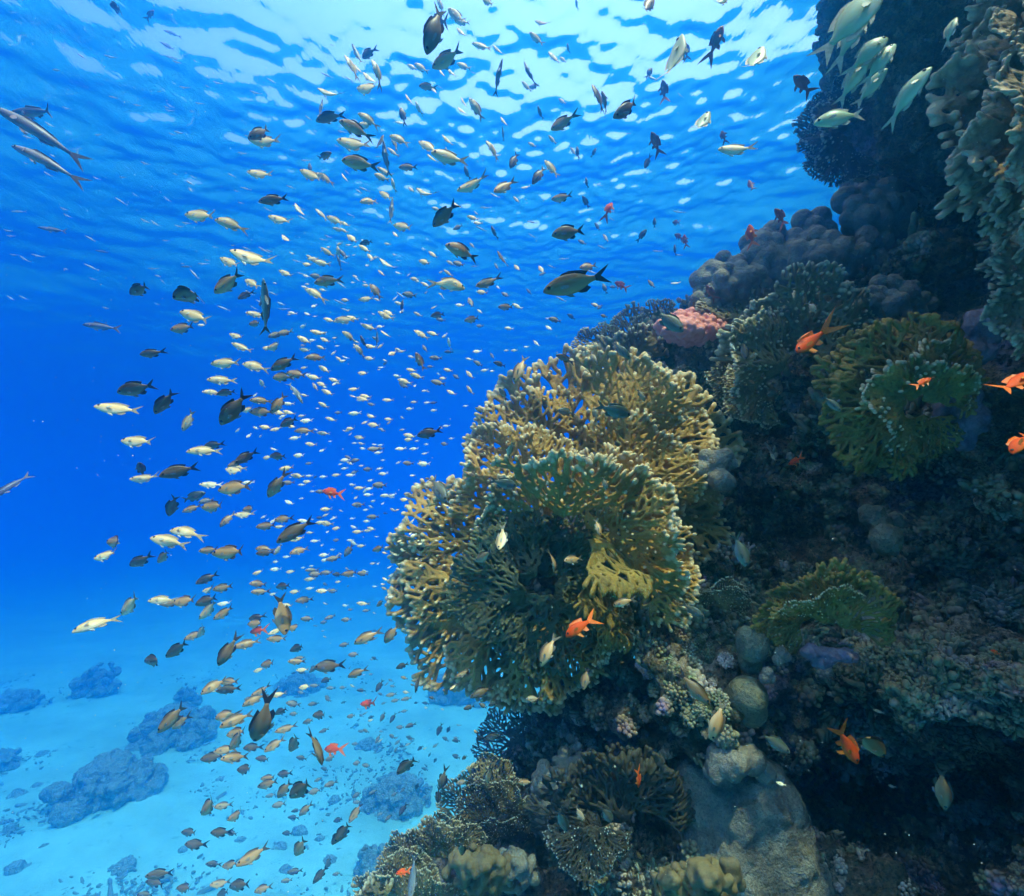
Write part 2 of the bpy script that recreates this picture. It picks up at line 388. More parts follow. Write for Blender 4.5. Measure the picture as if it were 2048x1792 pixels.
# ---------------------------------------------------------------- lattice fans (fire coral blades)
def flat_fan(seed, spread, rings, br, finger=0.11, tipr=1.15, holes=1.0):
    """a unit-radius fan in the x,y plane: a net of branches with free forked fingers round its rim"""
    rr = random.Random(seed); dr = (1 - finger) / rings
    S = R(spread) / 2
    def rim(th): return 1 + 0.10 * math.sin(2.3 * th + seed) + 0.07 * math.sin(5.1 * th + 2 * seed) + 0.05 * math.sin(11 * th + seed)
    levels = [[(0.0, 0.0, 0.0, 0.0)]]
    for k in range(1, rings + 1):
        r = k * dr; n = max(3, int(2 * S * r / (dr * 0.68 * holes))); row = []
        for j in range(n):
            th = -S + 2 * S * (j + 0.5 + rr.uniform(-0.28, 0.28) + (0.25 if k % 2 else -0.25)) / n
            q = r * rim(th) + rr.uniform(-0.25, 0.25) * dr
            row.append((q * math.sin(th), q * math.cos(th), rr.uniform(-1, 1) * br * 0.5, th))
        levels.append(row)
    g = Geo(); tips = []
    def cap(a, b, r0, r1): g.capsule(a, b, r0, r1, 8)
    for k in range(1, rings + 1):
        for p in levels[k]:
            near = sorted(levels[k - 1], key=lambda q: (q[0] - p[0]) ** 2 + (q[1] - p[1]) ** 2)
            cap(near[0][:3], p[:3], br * rr.uniform(0.9, 1.25), br * rr.uniform(0.85, 1.1))
            if len(near) > 1 and rr.random() < (0.66 if k > 2 else 1): cap(near[1][:3], p[:3], br * 0.95, br * 0.9)
        row = levels[k]
        for a, b in zip(row, row[1:]):
            if rr.random() < 0.16 + 0.5 * (k < 3): cap(a[:3], b[:3], br * 0.85, br * 0.85)
    for k in (rings, rings - 1):
        for p in levels[k]:
            if k < rings and rr.random() > 0.25: continue
            lift = 0 if k == rings else rr.choice((-1, 1)) * 0.6
            for s in ((-1, 1) if rr.random() < 0.75 else (rr.uniform(-.5, .5),)):
                th = p[3] * 0.8 + s * rr.uniform(0.25, 0.6); L = finger * rr.uniform(0.55, 1.0)
                e = (p[0] + L * math.sin(th), p[1] + L * math.cos(th), p[2] + lift * L + rr.uniform(-.25, .25) * L)
                cap(p[:3], e, br * 0.95, br * tipr * 0.8); tips.append(e)
                if rr.random() < 0.35:
                    th2 = th + rr.choice((-1, 1)) * 0.8; m_ = [p[i] + (e[i] - p[i]) * 0.5 for i in range(3)]
                    e2 = (m_[0] + .6 * L * math.sin(th2), m_[1] + .6 * L * math.cos(th2), m_[2])
                    cap(m_, e2, br * .85, br * tipr * 0.75); tips.append(e2)
    for k in range(2, rings):                                   # stubs that stand off the face
        for p in levels[k]:
            if rr.random() < (0.20 if tipr < 1.7 else 0.03):
                s = rr.choice((1, 1, -1)); e = (p[0] * 1.03, p[1] * 1.03 + .02, p[2] + s * finger * rr.uniform(.35, .7)); cap(p[:3], e, br, br * .8); tips.append(e)
    me = vox(g.mesh('fan'), br * 0.40, 3)
    v = get_v(me); kd = KDTree(len(tips))
    for i, q in enumerate(tips): kd.insert(q, i)
    kd.balance(); tv = np.array([max(0, 1 - kd.find(q)[2] / (br * 2.6)) for q in v.tolist()])
    f = [tuple(q.vertices) for q in me.polygons]; bpy.data.meshes.remove(me)
    return v, f, tv
FANS = {}
def fan(kind, seed):
    k = (kind, seed)
    if k not in FANS:
        a = dict(broad=(150, 9, 0.0200, 0.125, 1.5), half=(110, 9, 0.0200, 0.125, 1.5), wide=(220, 6, 0.032, 0.14, 1.3), fine=(170, 10, 0.021, 0.09, 1.2),
                 bead=(175, 6, 0.023, 0.17, 2.1), net=(230, 11, 0.017, 0.06, 1.2), bushy=(150, 5, 0.040, 0.2, 1.2))[kind]
        FANS[k] = flat_fan(seed, *a)
    return FANS[k]

def blade(name, kind, seed, base, ang, Rpx, d, tilt=0, yaw=0, cup=0.18, wave=0.07, mat=None, parent=None, flip=1, thick=1.0):
    """base px, growth angle in the picture plane, radius px at depth d; tilt leans the blade's rim towards (+) or away from the camera"""
    v, f, tv = fan(kind, seed)
    o = P(base[0], base[1], d); s = Rpx / 1024 * d
    a = R(ang); grow = RIGHT * math.cos(a) + UP * math.sin(a); side = RIGHT * math.sin(a) - UP * math.cos(a)
    nrm = -FWD
    q = Matrix.Rotation(R(yaw), 3, grow); side = q @ side; nrm = q @ nrm
    q = Matrix.Rotation(-R(tilt), 3, side); g2 = q @ grow
    if g2.dot(-FWD) * tilt < 0: q = Matrix.Rotation(R(tilt), 3, side)
    grow = q @ grow; nrm = q @ nrm
    x, y, z = v[:, 0] * flip, v[:, 1], v[:, 2] * thick
    z = z - cup * x * x - 0.5 * cup * y * y + wave * np.sin(5.3 * x + seed) * np.cos(4.1 * y) + wave * 0.5 * np.sin(9 * x + 7 * y)
    pts = s * (np.outer(x, side) + np.outer(y, grow) + np.outer(z, nrm))
    me = bpy.data.meshes.new(name); me.from_pydata(pts.tolist(), [], f); set_tip(me, tv); smooth(me)
    if flip * 1 < 0: me.flip_normals()
    me.materials.append(mat)
    ob = bpy.data.objects.new(name, me); COL.objects.link(ob)
    if parent: ob.parent = parent; ob.location = o - parent.location
    else: ob.location = o
    return ob

def colony(name, base, d, label, cat='coral', group=None):
    e = empty(name, P(base[0], base[1], d)); tag(e, label, cat, group); return e

# the large fire coral
big = colony('fire_coral', (1120, 1120), 2.6, 'huge golden fire coral of latticed blades jutting from the middle of the reef', 'fire coral')
for a in (('half', 1, (1130, 940), 84, 225, 2.72, -4, 0), ('broad', 2, (1070, 950), 98, 165, 2.66, 0, 10), ('half', 3, (1205, 930), 52, 250, 2.60, 2, -8),
          ('broad', 4, (1265, 935), 22, 185, 2.50, 5, -10), ('half', 1, (1270, 1005), -20, 175, 2.42, 8, -15), ('half', 3, (1240, 880), 66, 170, 2.36, 10, 0),
          ('broad', 2, (1215, 985), 35, 170, 2.34, 10, 0),
          ('broad', 1, (1055, 1010), 118, 160, 2.45, 4, 12), ('half', 2, (1010, 1090), 146, 165, 2.45, 0, 14), ('broad', 3, (965, 1135), 172, 195, 2.42, 0, 10),
          ('half', 4, (970, 1170), 205, 205, 2.38, 0, 8), ('broad', 1, (990, 1190), 232, 205, 2.34, 4, 0), ('half', 2, (1040, 1220), 258, 185, 2.26, 10, 0),
          ('half', 3, (1090, 1230), 286, 165, 2.20, 12, 0),
          ('broad', 3, (1080, 1055), 112, 145, 2.28, 34, 6), ('half', 4, (1125, 1040), 80, 185, 2.20, 44, 0), ('half', 1, (1175, 1050), 52, 150, 2.26, 28, 0), ('broad', 4, (1215, 1075), 22, 165, 2.17, 40, -10), ('half', 2, (1235, 1120), -12, 150, 2.2, 26, -15),
          ('half', 4, (1190, 1200), -45, 110, 2.15, 8, -38), ('fine', 7, (1150, 1190), 290, 130, 2.24, 5, -30)):
    blade('blade', a[0], a[1], a[2], a[3], a[4], a[5], a[6], a[7], mat=M_FIRE, parent=big, flip=random.Random(a[3]).choice((1, -1)))

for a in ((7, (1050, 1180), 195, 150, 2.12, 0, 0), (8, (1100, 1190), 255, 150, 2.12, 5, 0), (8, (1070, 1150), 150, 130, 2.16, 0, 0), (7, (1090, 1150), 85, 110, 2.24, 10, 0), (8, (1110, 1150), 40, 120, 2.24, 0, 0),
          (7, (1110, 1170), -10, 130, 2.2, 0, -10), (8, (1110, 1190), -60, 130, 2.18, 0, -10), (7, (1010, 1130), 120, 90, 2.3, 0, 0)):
    blade('blade', 'fine', *a[:4], a[4], a[5], a[6], mat=M_SHADE, parent=big)['label'] = 'blade in the middle of the colony, shade put into its dull green'
for (x, y, an, rp) in ((1170, 1160, -50, 105), (1215, 1215, -58, 90), (1180, 1085, -30, 150)):
    blade('blade', 'bead', 9, (x, y), an, rp, 2.1, 5, -72, mat=M_OLIVE, parent=big)

def fan_colony(label, base, d, mat, blades, cat='fire coral', name='fire_coral', group=None):
    e = colony(name, base, d, label, cat, group)
    for (kind, seed, bx, by, ang, rp, dd, tilt, yaw) in blades:
        blade('blade', kind, seed, (bx, by), ang, rp, dd, tilt, yaw, mat=mat, parent=e)
    return e
fan_colony('bushy brown fire coral crowning the ridge left of the orange fish', (1590, 720), 2.9, M_BROWN,
    [('fine', 7, 1560, 680, 90, 140, 3.0, 5, 0), ('fine', 8, 1500, 660, 130, 110, 2.95, 5, 10), ('fine', 7, 1640, 660, 60, 130, 2.95, 10, -10),
     ('fine', 8, 1600, 700, 75, 150, 2.6, 25, 0), ('fine', 7, 1560, 740, 150, 120, 2.55, 20, 0), ('fine', 8, 1640, 720, 30, 110, 2.55, 15, 0), ('fine', 7, 1530, 780, 215, 80, 2.6, 5, 0), ('bushy', 5, 1560, 720, 110, 130, 2.7, 25, 0), ('fine', 8, 1510, 720, 190, 70, 2.8, 5, 0), ('fine', 7, 1500, 750, 250, 80, 2.8, 0, 0),
     ('bushy', 6, 1660, 640, 40, 90, 2.8, 10, 0)])
fan_colony('olive green fire coral with beaded white tips on the shaded wall', (1850, 800), 2.0, M_OLIVE,
    [('bead', 9, 1800, 780, 125, 150, 2.00, 0, 5), ('bead', 10, 1840, 770, 80, 140, 1.95, 10, 0), ('bead', 10, 1860, 750, 35, 105, 1.95, 5, -10),
     ('bead', 10, 1790, 800, 180, 145, 1.98, 5, 0), ('bead', 9, 1800, 820, 235, 120, 2.0, 0, 0), ('bushy', 5, 1830, 800, 120, 110, 1.90, 25, 0), ('bushy', 6, 1850, 800, 60, 90, 1.88, 30, 0), ('bead', 10, 1850, 830, 275, 90, 2.0, 0, 0), ('bushy', 6, 1810, 810, 200, 90, 1.90, 25, 0)])
fan_colony('fine brown fire coral on the hump above the golden colony', (1260, 700), 3.3, M_BROWN,
    [('fine', 7, 1270, 700, 95, 85, 3.3, 0, 0), ('fine', 8, 1215, 715, 130, 70, 3.25, 0, 0), ('fine', 8, 1320, 680, 75, 75, 3.25, 5, 0), ('fine', 7, 1190, 740, 160, 55, 3.15, 5, 0),
     ('bushy', 6, 1260, 730, 90, 80, 3.1, 25, 0)])
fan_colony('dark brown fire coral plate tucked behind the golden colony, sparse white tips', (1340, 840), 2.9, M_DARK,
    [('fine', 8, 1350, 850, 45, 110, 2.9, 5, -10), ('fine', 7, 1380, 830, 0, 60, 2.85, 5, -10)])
fan_colony('small dark branching coral with bright tips below the golden colony, right side', (1440, 1220), 2.3, M_BROWN,
    [('fine', 7, 1440, 1215, 90, 62, 2.15, 25, 0), ('fine', 8, 1450, 1215, 60, 50, 2.1, 35, 0)])
fan_colony('low dark green fire coral spreading on the ledge, short pale tips', (1660, 1250), 1.95, M_OLIVE,
    [('bead', 10, 1620, 1240, 130, 110, 1.95, 20, 0), ('bead', 9, 1680, 1250, 60, 120, 1.85, 20, 0), ('fine', 7, 1640, 1240, 90, 90, 1.88, 40, 0), ('bead', 10, 1600, 1240, 190, 70, 1.9, 10, 0)])
fan_colony('pale net-like coral fan at the reef edge under the golden colony', (1060, 1500), 2.45, M_WHITE,
    [('net', 11, 1040, 1490, 115, 88, 2.45, 0, 0), ('net', 12, 1070, 1480, 60, 55, 2.42, 5, 0)], 'net coral', 'net_coral')
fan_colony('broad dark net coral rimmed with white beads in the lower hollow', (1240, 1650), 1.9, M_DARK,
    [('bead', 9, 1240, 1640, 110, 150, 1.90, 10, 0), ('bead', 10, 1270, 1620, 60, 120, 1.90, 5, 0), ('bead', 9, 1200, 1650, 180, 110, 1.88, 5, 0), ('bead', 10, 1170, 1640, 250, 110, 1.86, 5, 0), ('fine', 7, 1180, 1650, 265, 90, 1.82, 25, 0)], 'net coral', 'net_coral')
fan_colony('small tan net coral with golden rim on the lower left edge', (950, 1600), 2.2, M_BROWN,
    [('net', 11, 960, 1610, 130, 88, 2.15, 5, 0), ('net', 12, 990, 1610, 85, 60, 2.1, 15, -20)], 'net coral', 'net_coral')
fan_colony('thin dark net plate just beneath the tan net coral', (960, 1650), 2.2, M_DARK,
    [('net', 12, 970, 1650, 150, 75, 2.1, 10, 0), ('net', 11, 1010, 1680, 100, 60, 2.05, 20, 0)], 'net coral', 'net_coral')
fan_colony('round speckled net coral with bright rim at the bottom left edge', (850, 1720), 2.0, M_BROWN,
    [('net', 11, 850, 1720, 120, 85, 2.0, 10, 0), ('net', 12, 890, 1710, 70, 80, 1.98, 12, 0), ('net', 12, 800, 1770, 140, 70, 1.9, 10, 0)], 'net coral', 'net_coral')
fan_colony('net coral with pale specks in the bottom left corner of the reef', (790, 1800), 1.85, M_BROWN,
    [('net', 12, 790, 1800, 110, 90, 1.85, 10, 0), ('net', 11, 850, 1810, 70, 80, 1.8, 15, 0), ('bushy', 5, 750, 1830, 130, 70, 1.8, 10, 0)], 'net coral', 'net_coral')
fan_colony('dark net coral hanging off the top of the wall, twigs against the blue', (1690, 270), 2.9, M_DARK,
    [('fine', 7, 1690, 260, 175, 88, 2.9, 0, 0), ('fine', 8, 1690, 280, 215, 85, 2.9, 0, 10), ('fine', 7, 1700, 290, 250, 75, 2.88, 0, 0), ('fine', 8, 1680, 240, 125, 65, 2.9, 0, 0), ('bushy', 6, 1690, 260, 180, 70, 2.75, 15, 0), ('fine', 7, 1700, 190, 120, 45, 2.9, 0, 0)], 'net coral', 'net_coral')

# ---------------------------------------------------------------- lobed, finger and massive corals
def lobes(name, label, mat, pts, cat, v=0.008, group=None, sm=1, extra=()):
    extra = tuple(extra) + (disp('CLOUDS', 0.03, 0.006, 2),)
    """pts: (X, Y, d, r px[, sx, sy, sz])"""
    g = Geo(); c = P(*pts[0][:3])
    for q in pts:
        sc_ = q[4:] if len(q) > 4 else (1, 1, 1)
        g.sphere(P(*q[:3]), q[3] / 1024 * q[2], sc_)
    me = vox(g.mesh(name), v, sm, extra); smooth(me)
    return tag(link(name, me, mat, base=c), label, cat, group)
def heap(seed, X, Y, d, rx, ry, n, r0, r1, bulge=0.12):
    """lobes spread over a dome"""
    rr = random.Random(seed); out = [(X, Y, d + rx / 1024 * d * 1.1, min(rx, ry) * 0.85)]; n = int(n * 1.25); r0 *= .72; r1 *= .78
    for i in range(n):
        a = i * 2.39996 + rr.uniform(-.3, .3); q = math.sqrt((i + .5) / n)
        out.append((X + rx * q * math.cos(a), Y + ry * q * math.sin(a), d - bulge * (1 - q * q) + rr.uniform(-.02, .02), rr.uniform(r0, r1)))
    return out
lobes('lobed_coral', 'grey knobbly lobed coral row on the sunlit lip of the ridge', M_LOBE,
      heap(1, 1470, 560, 3.05, 75, 48, 26, 17, 27) + heap(2, 1420, 600, 3.05, 36, 30, 8, 16, 22), 'lobed coral')
lobes('lobed_coral', 'grey lobed coral stepping up towards the dark overhang', M_LOBE,
      heap(3, 1560, 520, 3.1, 85, 58, 30, 18, 30) + heap(4, 1620, 470, 3.15, 50, 40, 10, 20, 30), 'lobed coral')
lobes('lobed_coral', 'broad smooth grey lobed coral against the shaded wall above the brown fire coral', M_LOBE,
      heap(5, 1690, 510, 2.95, 105, 50, 26, 18, 30) + heap(6, 1745, 420, 3.05, 70, 55, 14, 22, 36), 'lobed coral')
lobes('lobed_coral', 'low blue-grey lobed coral right of the brown fire coral', M_LOBE, heap(7, 1790, 600, 2.6, 75, 40, 18, 14, 26), 'lobed coral')
lobes('lobed_coral', 'three whitish round lumps beside the golden colony', M_WHITE,
      [(1430, 925, 2.35, 26), (1412, 912, 2.35, 16), (1450, 912, 2.35, 18), (1462, 926, 2.36, 14), (1400, 938, 2.34, 18), (1440, 960, 2.3, 24), (1455, 965, 2.3, 18), (1430, 950, 2.4, 30)], 'lobed coral')
lobes('lobed_coral', 'yellow-green lobed coral heap at the bottom edge of the reef', M_LOBEY,
      heap(8, 960, 1745, 1.82, 72, 55, 46, 11, 18, 0.10), 'lobed coral', 0.009)
lobes('lobed_coral', 'brownish lobed coral beside the yellow-green heap', M_LOBE, heap(18, 1030, 1740, 1.85, 45, 45, 18, 12, 18, 0.08), 'lobed coral', 0.009)
lobes('lobed_coral', 'yellowish lobed coral at the bottom, in front of the giant pale plate', M_LOBEY,
      heap(9, 1425, 1765, 1.4, 62, 50, 34, 10, 20, 0.08) , 'lobed coral', 0.008)
lobes('lobed_coral', 'dim tan lobed coral cut by the frame left of its yellowish neighbour', M_LOBEY, heap(10, 1350, 1775, 1.45, 45, 50, 22, 10, 20, 0.08), 'lobed coral', 0.008)
lobes('lobed_coral', 'grey-green lobed column in the middle of the lower reef', M_LOBE, heap(11, 1110, 1600, 2.12, 55, 75, 34, 12, 20, 0.12) + heap(12, 1150, 1540, 2.2, 60, 40, 16, 12, 20), 'lobed coral', 0.009)
lobes('massive_coral', 'giant pale blue-grey coral plate sloping down in the lower right', M_BLUE,
      [(1500, 1640, 2.0, 105, 1, 1, 1.2), (1430, 1570, 2.0, 60), (1385, 1545, 2.02, 38), (1560, 1720, 1.95, 85, 1, 1, 1.3), (1470, 1730, 1.95, 110), (1550, 1800, 1.9, 95), (1410, 1620, 2.0, 45), (1520, 1580, 2.05, 60)],
      'massive coral', 0.012, sm=6, extra=(disp('CLOUDS', 0.14, 0.10, 2), disp('CLOUDS', 0.03, 0.012, 2)))
lobes('massive_coral', 'pale rounded coral shelf capping the giant plate', M_WHITE,
      [(1465, 1525, 1.85, 34), (1440, 1510, 1.87, 26), (1500, 1520, 1.88, 30), (1530, 1545, 1.92, 24), (1430, 1540, 1.86, 24), (1550, 1560, 1.95, 18)], 'massive coral', 0.010, sm=5, extra=(disp('CLOUDS', 0.05, 0.03, 1),))
lobes('mound_coral', 'smooth pale green mound coral, like a thumb, on the sunlit ledge', M_GREEN, [(1504, 1292, 1.95, 32, 1, 1, 1.05), (1495, 1275, 1.95, 24), (1515, 1283, 1.95, 24), (1500, 1325, 2.0, 24)], 'mound coral', 0.008, sm=5)
lobes('ball_coral', 'pitted ball coral full of dark holes under the green mound', M_SPOT, [(1495, 1392, 1.92, 40), (1500, 1420, 1.95, 34), (1480, 1400, 1.95, 34)], 'ball coral', 0.009, sm=5)
lobes('small_coral', 'little white twin lump right of the green mound coral', M_WHITE, [(1562, 1305, 1.9, 13), (1556, 1320, 1.9, 12), (1573, 1314, 1.9, 11)], 'mound coral', 0.005)
lobes('small_coral', 'white nub just above the pitted ball coral', M_WHITE, [(1535, 1345, 1.88, 12), (1530, 1356, 1.88, 12), (1543, 1358, 1.88, 10)], 'mound coral', 0.005)
lobes('mound_coral', 'pale green-grey double mound on the dark wall under the olive coral', M_GREEN, [(1745, 1032, 2.05, 26), (1770, 1078, 2.0, 30, 1, 1, 1.2), (1760, 1050, 2.05, 24), (1790, 1040, 2.08, 18)], 'mound coral', 0.009, sm=5, extra=(disp('CLOUDS', 0.05, 0.03, 1),))
lobes('encrusting_coral', 'lilac encrusting coral running down beside the olive fire coral', M_LILAC,
      [(1960, 660, 2.05, 36, 1, .6, 1.1), (1945, 700, 2.05, 36, 1, .6, 1.1), (1930, 745, 2.05, 36, 1, .6, 1), (1915, 790, 2.05, 42, 1, .6, 1), (1930, 830, 2.05, 44, 1, .6, 1), (1900, 820, 2.05, 34, 1, .6, 1), (1975, 635, 2.05, 22), (1925, 870, 2.05, 30, 1, .6, 1.2)],
      'encrusting coral', 0.010, extra=(disp('CLOUDS', 0.06, 0.07, 2),))
lobes('encrusting_coral', 'violet crust patch on the ledge below the low green fire coral', M_LILAC,
      [(1625, 1305, 1.85, 18, 1.4, 1, .8), (1655, 1312, 1.85, 20, 1.4, 1, .8), (1690, 1310, 1.85, 18, 1.5, 1, .8), (1640, 1325, 1.85, 14, 1.4, 1, .8)], 'encrusting coral', 0.007, extra=(disp('CLOUDS', 0.03, 0.03, 2),))
rr = random.Random(12)
pk = []
for i in range(130):
    a = i * 2.39996; q = math.sqrt((i + .5) / 130); pk.append((1385 + 72 * q * math.cos(a), 655 + 34 * q * math.sin(a), 2.98 - .12 * (1 - q * q) + rr.uniform(-.03, .03), rr.uniform(6, 9)))
pkc = lobes('cauliflower_coral', 'pink cauliflower coral on the sunny ridge', M_PINK, [(1385, 660, 3.15, 40, 1.6, 1, .9)] + pk, 'cauliflower coral', 0.006, sm=1)
v_ = get_v(pkc.data); kd_tip = [max(0.0, min(1.0, (float(q.dot(-np.array(FWD))) + 0.02) / 0.2)) for q in v_]; set_tip(pkc.data, kd_tip)

def finger_coral(name, label, mat, base, d, fingers, v, cat='finger coral', r0=1.0, seed=1, twigs=5):
    """fingers: (X0,Y0,d0,X1,Y1,d1,r px) thick fingers with rounded side nubs"""
    g = Geo(); rr = random.Random(seed); tips = []
    for (x0, y0, d0, x1, y1, d1, r) in fingers:
        a = P(x0, y0, d0); b = P(x1, y1, d1); s = r / 1024 * (d0 + d1) / 2
        n = 5; prev = a
        axis = (b - a); L = axis.length; ax = axis.normalized(); ox = ax.orthogonal()
        for k in range(1, n + 1):
            p = a + axis * k / n + Vector([rr.uniform(-1, 1) for _ in range(3)]) * s * 0.45
            g.capsule(prev, p, s * (1.15 - .35 * (k - 1) / n), s * (1.15 - .35 * k / n))
            for _ in range(twigs):
                dirn = (ax * rr.uniform(0.5, 1.1) + Vector([rr.uniform(-1, 1) for _ in range(3)]) * 0.9).normalized()
                e = p + dirn * s * rr.uniform(1.2, 2.1); g.capsule(p, e, s * 0.48, s * 0.36); tips.append(e)
            prev = p
        tips.append(prev)
    me = vox(g.mesh(name), v, 2); tip_by_points(me, tips, fingers[0][6] / 1024 * d * 1.6); smooth(me)
    return tag(link(name, me, mat, base=P(base[0], base[1], d)), label, cat)
rr = random.Random(31)
fan_colony('pale stubby-fingered branching coral filling the upper right corner', (2060, 110), 1.6, M_PALE,
    [('bushy', 5, 2080, 100, 165, 140, 1.62, 0, -20), ('bushy', 6, 2070, 60, 130, 130, 1.60, 5, -15), ('bushy', 5, 2060, 150, 190, 135, 1.58, 10, -15), ('bushy', 6, 2080, 110, 150, 110, 1.50, 30, 0),
     ('bushy', 5, 2060, 20, 160, 120, 1.56, 10, -20), ('bushy', 6, 2060, 90, 200, 100, 1.48, 30, 0)], 'branching coral', 'branching_coral')
fan_colony('pale stubby-fingered coral drooping left beneath the corner colony', (2060, 270), 1.55, M_PALE,
    [('bushy', 6, 2060, 240, 190, 190, 1.58, 0, -20), ('bushy', 5, 2070, 260, 165, 150, 1.52, 12, -20), ('bushy', 6, 2070, 290, 210, 140, 1.50, 8, -15), ('bushy', 5, 2080, 250, 185, 130, 1.44, 30, 0)], 'branching coral', 'branching_coral')
fan_colony('greenish knobbly coral cut by the right frame edge, third from the top', (2070, 400), 1.6, M_PALE,
    [('bushy', 5, 2080, 380, 175, 110, 1.6, 5, -15), ('bushy', 6, 2080, 410, 215, 100, 1.58, 10, -15), ('bushy', 5, 2080, 400, 190, 90, 1.5, 30, 0)], 'branching coral', 'branching_coral')
fan_colony('dim greenish branching coral along the right edge above the red fish', (2070, 580), 1.7, M_PALE,
    [('bushy', 6, 2070, 500, 150, 90, 1.7, 5, -15), ('bushy', 5, 2070, 560, 190, 95, 1.68, 8, -15), ('bushy', 6, 2060, 620, 220, 90, 1.7, 8, -10)], 'branching coral', 'branching_coral')
# ---------------------------------------------------------------- small growth all over the rock: nobody could count it
def growth():
    rr = random.Random(77); g = Geo(); cap = []
    n = 0
    for i in range(16000):
        X = rr.uniform(900, 2100); Y = rr.uniform(380, 1830)
        if rr.random() < 0.35: Y = rr.uniform(1180, 1500)
        d, p, nn = hit(X, Y)
        if p is None or d > 4: continue
        if noise.noise(p * 1.9 + Vector((5, 2, 9))) < -0.02: continue
        s = rr.uniform(0.0045, 0.012) * (d / 2.3) * (1.9 if rr.random() < 0.08 else 1)
        dirn = (nn + Vector((0, 0, 0.6)) + Vector([rr.uniform(-.6, .6) for _ in range(3)])).normalized()
        for k in range(rr.choice((1, 2, 3, 4))):
            q = p + Vector([rr.uniform(-1, 1) for _ in range(3)]) * s * 1.6
            if rr.random() < .5: g.capsule(q - dirn * s, q + dirn * s * rr.uniform(.8, 2.6), s * .8, s * .55, 6)
            else:
                v, f = UNIT; g.capsule(q - dirn * s * .3, q + dirn * s * .4, s, s * .9, 6)
    for i in range(560):                       # tight cauliflower-like and crusty clumps
        X = rr.uniform(1150, 2100); Y = rr.uniform(420, 1800)
        if i % 6 == 0: X = rr.uniform(1230, 1800); Y = rr.uniform(1130, 1480)
        d, p, nn = hit(X, Y)
        if p is None or d > 4: continue
        W = rr.uniform(.014, .045) * (d / 2.3) ; up_ = (nn + Vector((0, -.3, 0.5))).normalized()
        ox = up_.orthogonal().normalized(); oy = up_.cross(ox); flat = rr.uniform(.3, .9); m_ = rr.choice((14, 22, 34)); s = W * rr.uniform(1.3, 1.9) / math.sqrt(m_)
        for k in range(m_):
            a = k * 2.39996; q = math.sqrt((k + .5) / m_)
            c0 = p + (ox * math.cos(a) + oy * math.sin(a)) * W * q * rr.uniform(.85, 1.15); c1 = p + ((ox * math.cos(a) + oy * math.sin(a)) * q * 1.25 + up_ * (1 - q * q * .8) * flat) * W
            g.capsule(c0 - up_ * s, c1, s * .7, s * rr.uniform(.4, 1.1), 6)
    me = g.mesh('reef_growth'); smooth(me)
    return me
m_gr, t, b = new_mat('encrusting growth'); c = gpos(t)
a = ramp(t, nz(t, 3.0, 4, 0.6, c), [(0.32, (0.40, 0.24, 0.32)), (0.42, (0.46, 0.34, 0.18)), (0.52, (0.26, 0.30, 0.16)), (0.60, (0.68, 0.56, 0.44)), (0.72, (0.50, 0.42, 0.54))])
a = mix(t, ramp(t, nz(t, 26, 3, 0.6, c), [(0.4, 0.0), (0.6, 1.0)]), mix(t, 0.5, a, (0.10, 0.08, 0.06)), a)
t.links.new(a, b.inputs['Base Color']); b.inputs['Roughness'].default_value = 0.8
bump(t, b, nz(t, 120, 4, 0.7, c), 0.5, 0.004)
tag(link('encrusting_growth', growth(), m_gr), 'small knobs and crusts of coral and algae covering the reef rock', 'coral growth', kind='stuff')

# ---------------------------------------------------------------- coral heads on the sand
def sand_point(X, Y):
    d = (P(X, Y, 1.0)); k = SAND / d.z
    p = d * k
    return p
def coral_head(X, Y, wpx, hpx, label, seed, name='coral_outcrop', n=26):
    """X,Y is the foot in the picture; stands on the sand"""
    p = sand_point(X, Y); p.z = sand_z(p.x, p.y) - 0.05; d = p.dot(FWD)
    W = wpx / 1024 * d * 0.88; H = hpx / 1024 * d * 0.85; rr = random.Random(seed); g = Geo()
    for i in range(n):
        a = rr.uniform(0, 6.28); q = math.sqrt(rr.random()); z = rr.random() ** 1.2 * (1 - 0.55 * q)
        r = W * rr.uniform(0.07, 0.17) * (1 - 0.3 * z)
        g.sphere(p + Vector((W * .5 * q * math.cos(a), W * .45 * q * math.sin(a), H * z)), r, (1, 1, rr.uniform(.6, 1)))
    g.sphere(p + Vector((0, 0, H * .25)), W * .38, (1, .9, min(1.0, .8 * H / (W * .38))))
    for i in range(n * 2):
        a = rr.uniform(0, 6.28); q = 0.55 + 0.45 * rr.random(); z = rr.random() * (1.15 - q * .7)
        g.sphere(p + Vector((W * .52 * q * math.cos(a), W * .47 * q * math.sin(a), H * z)), W * rr.uniform(.03, .08))
    vs = max(0.02, W / 55)
    me = vox(g.mesh(name), vs, 1, (disp('CLOUDS', W * .14, W * .17, 4), disp('CLOUDS', W * .04, W * .05, 2))); smooth(me)
    return tag(link(name, me, M_FAR, base=p), label, 'coral head', 'coral heads standing on the sand')
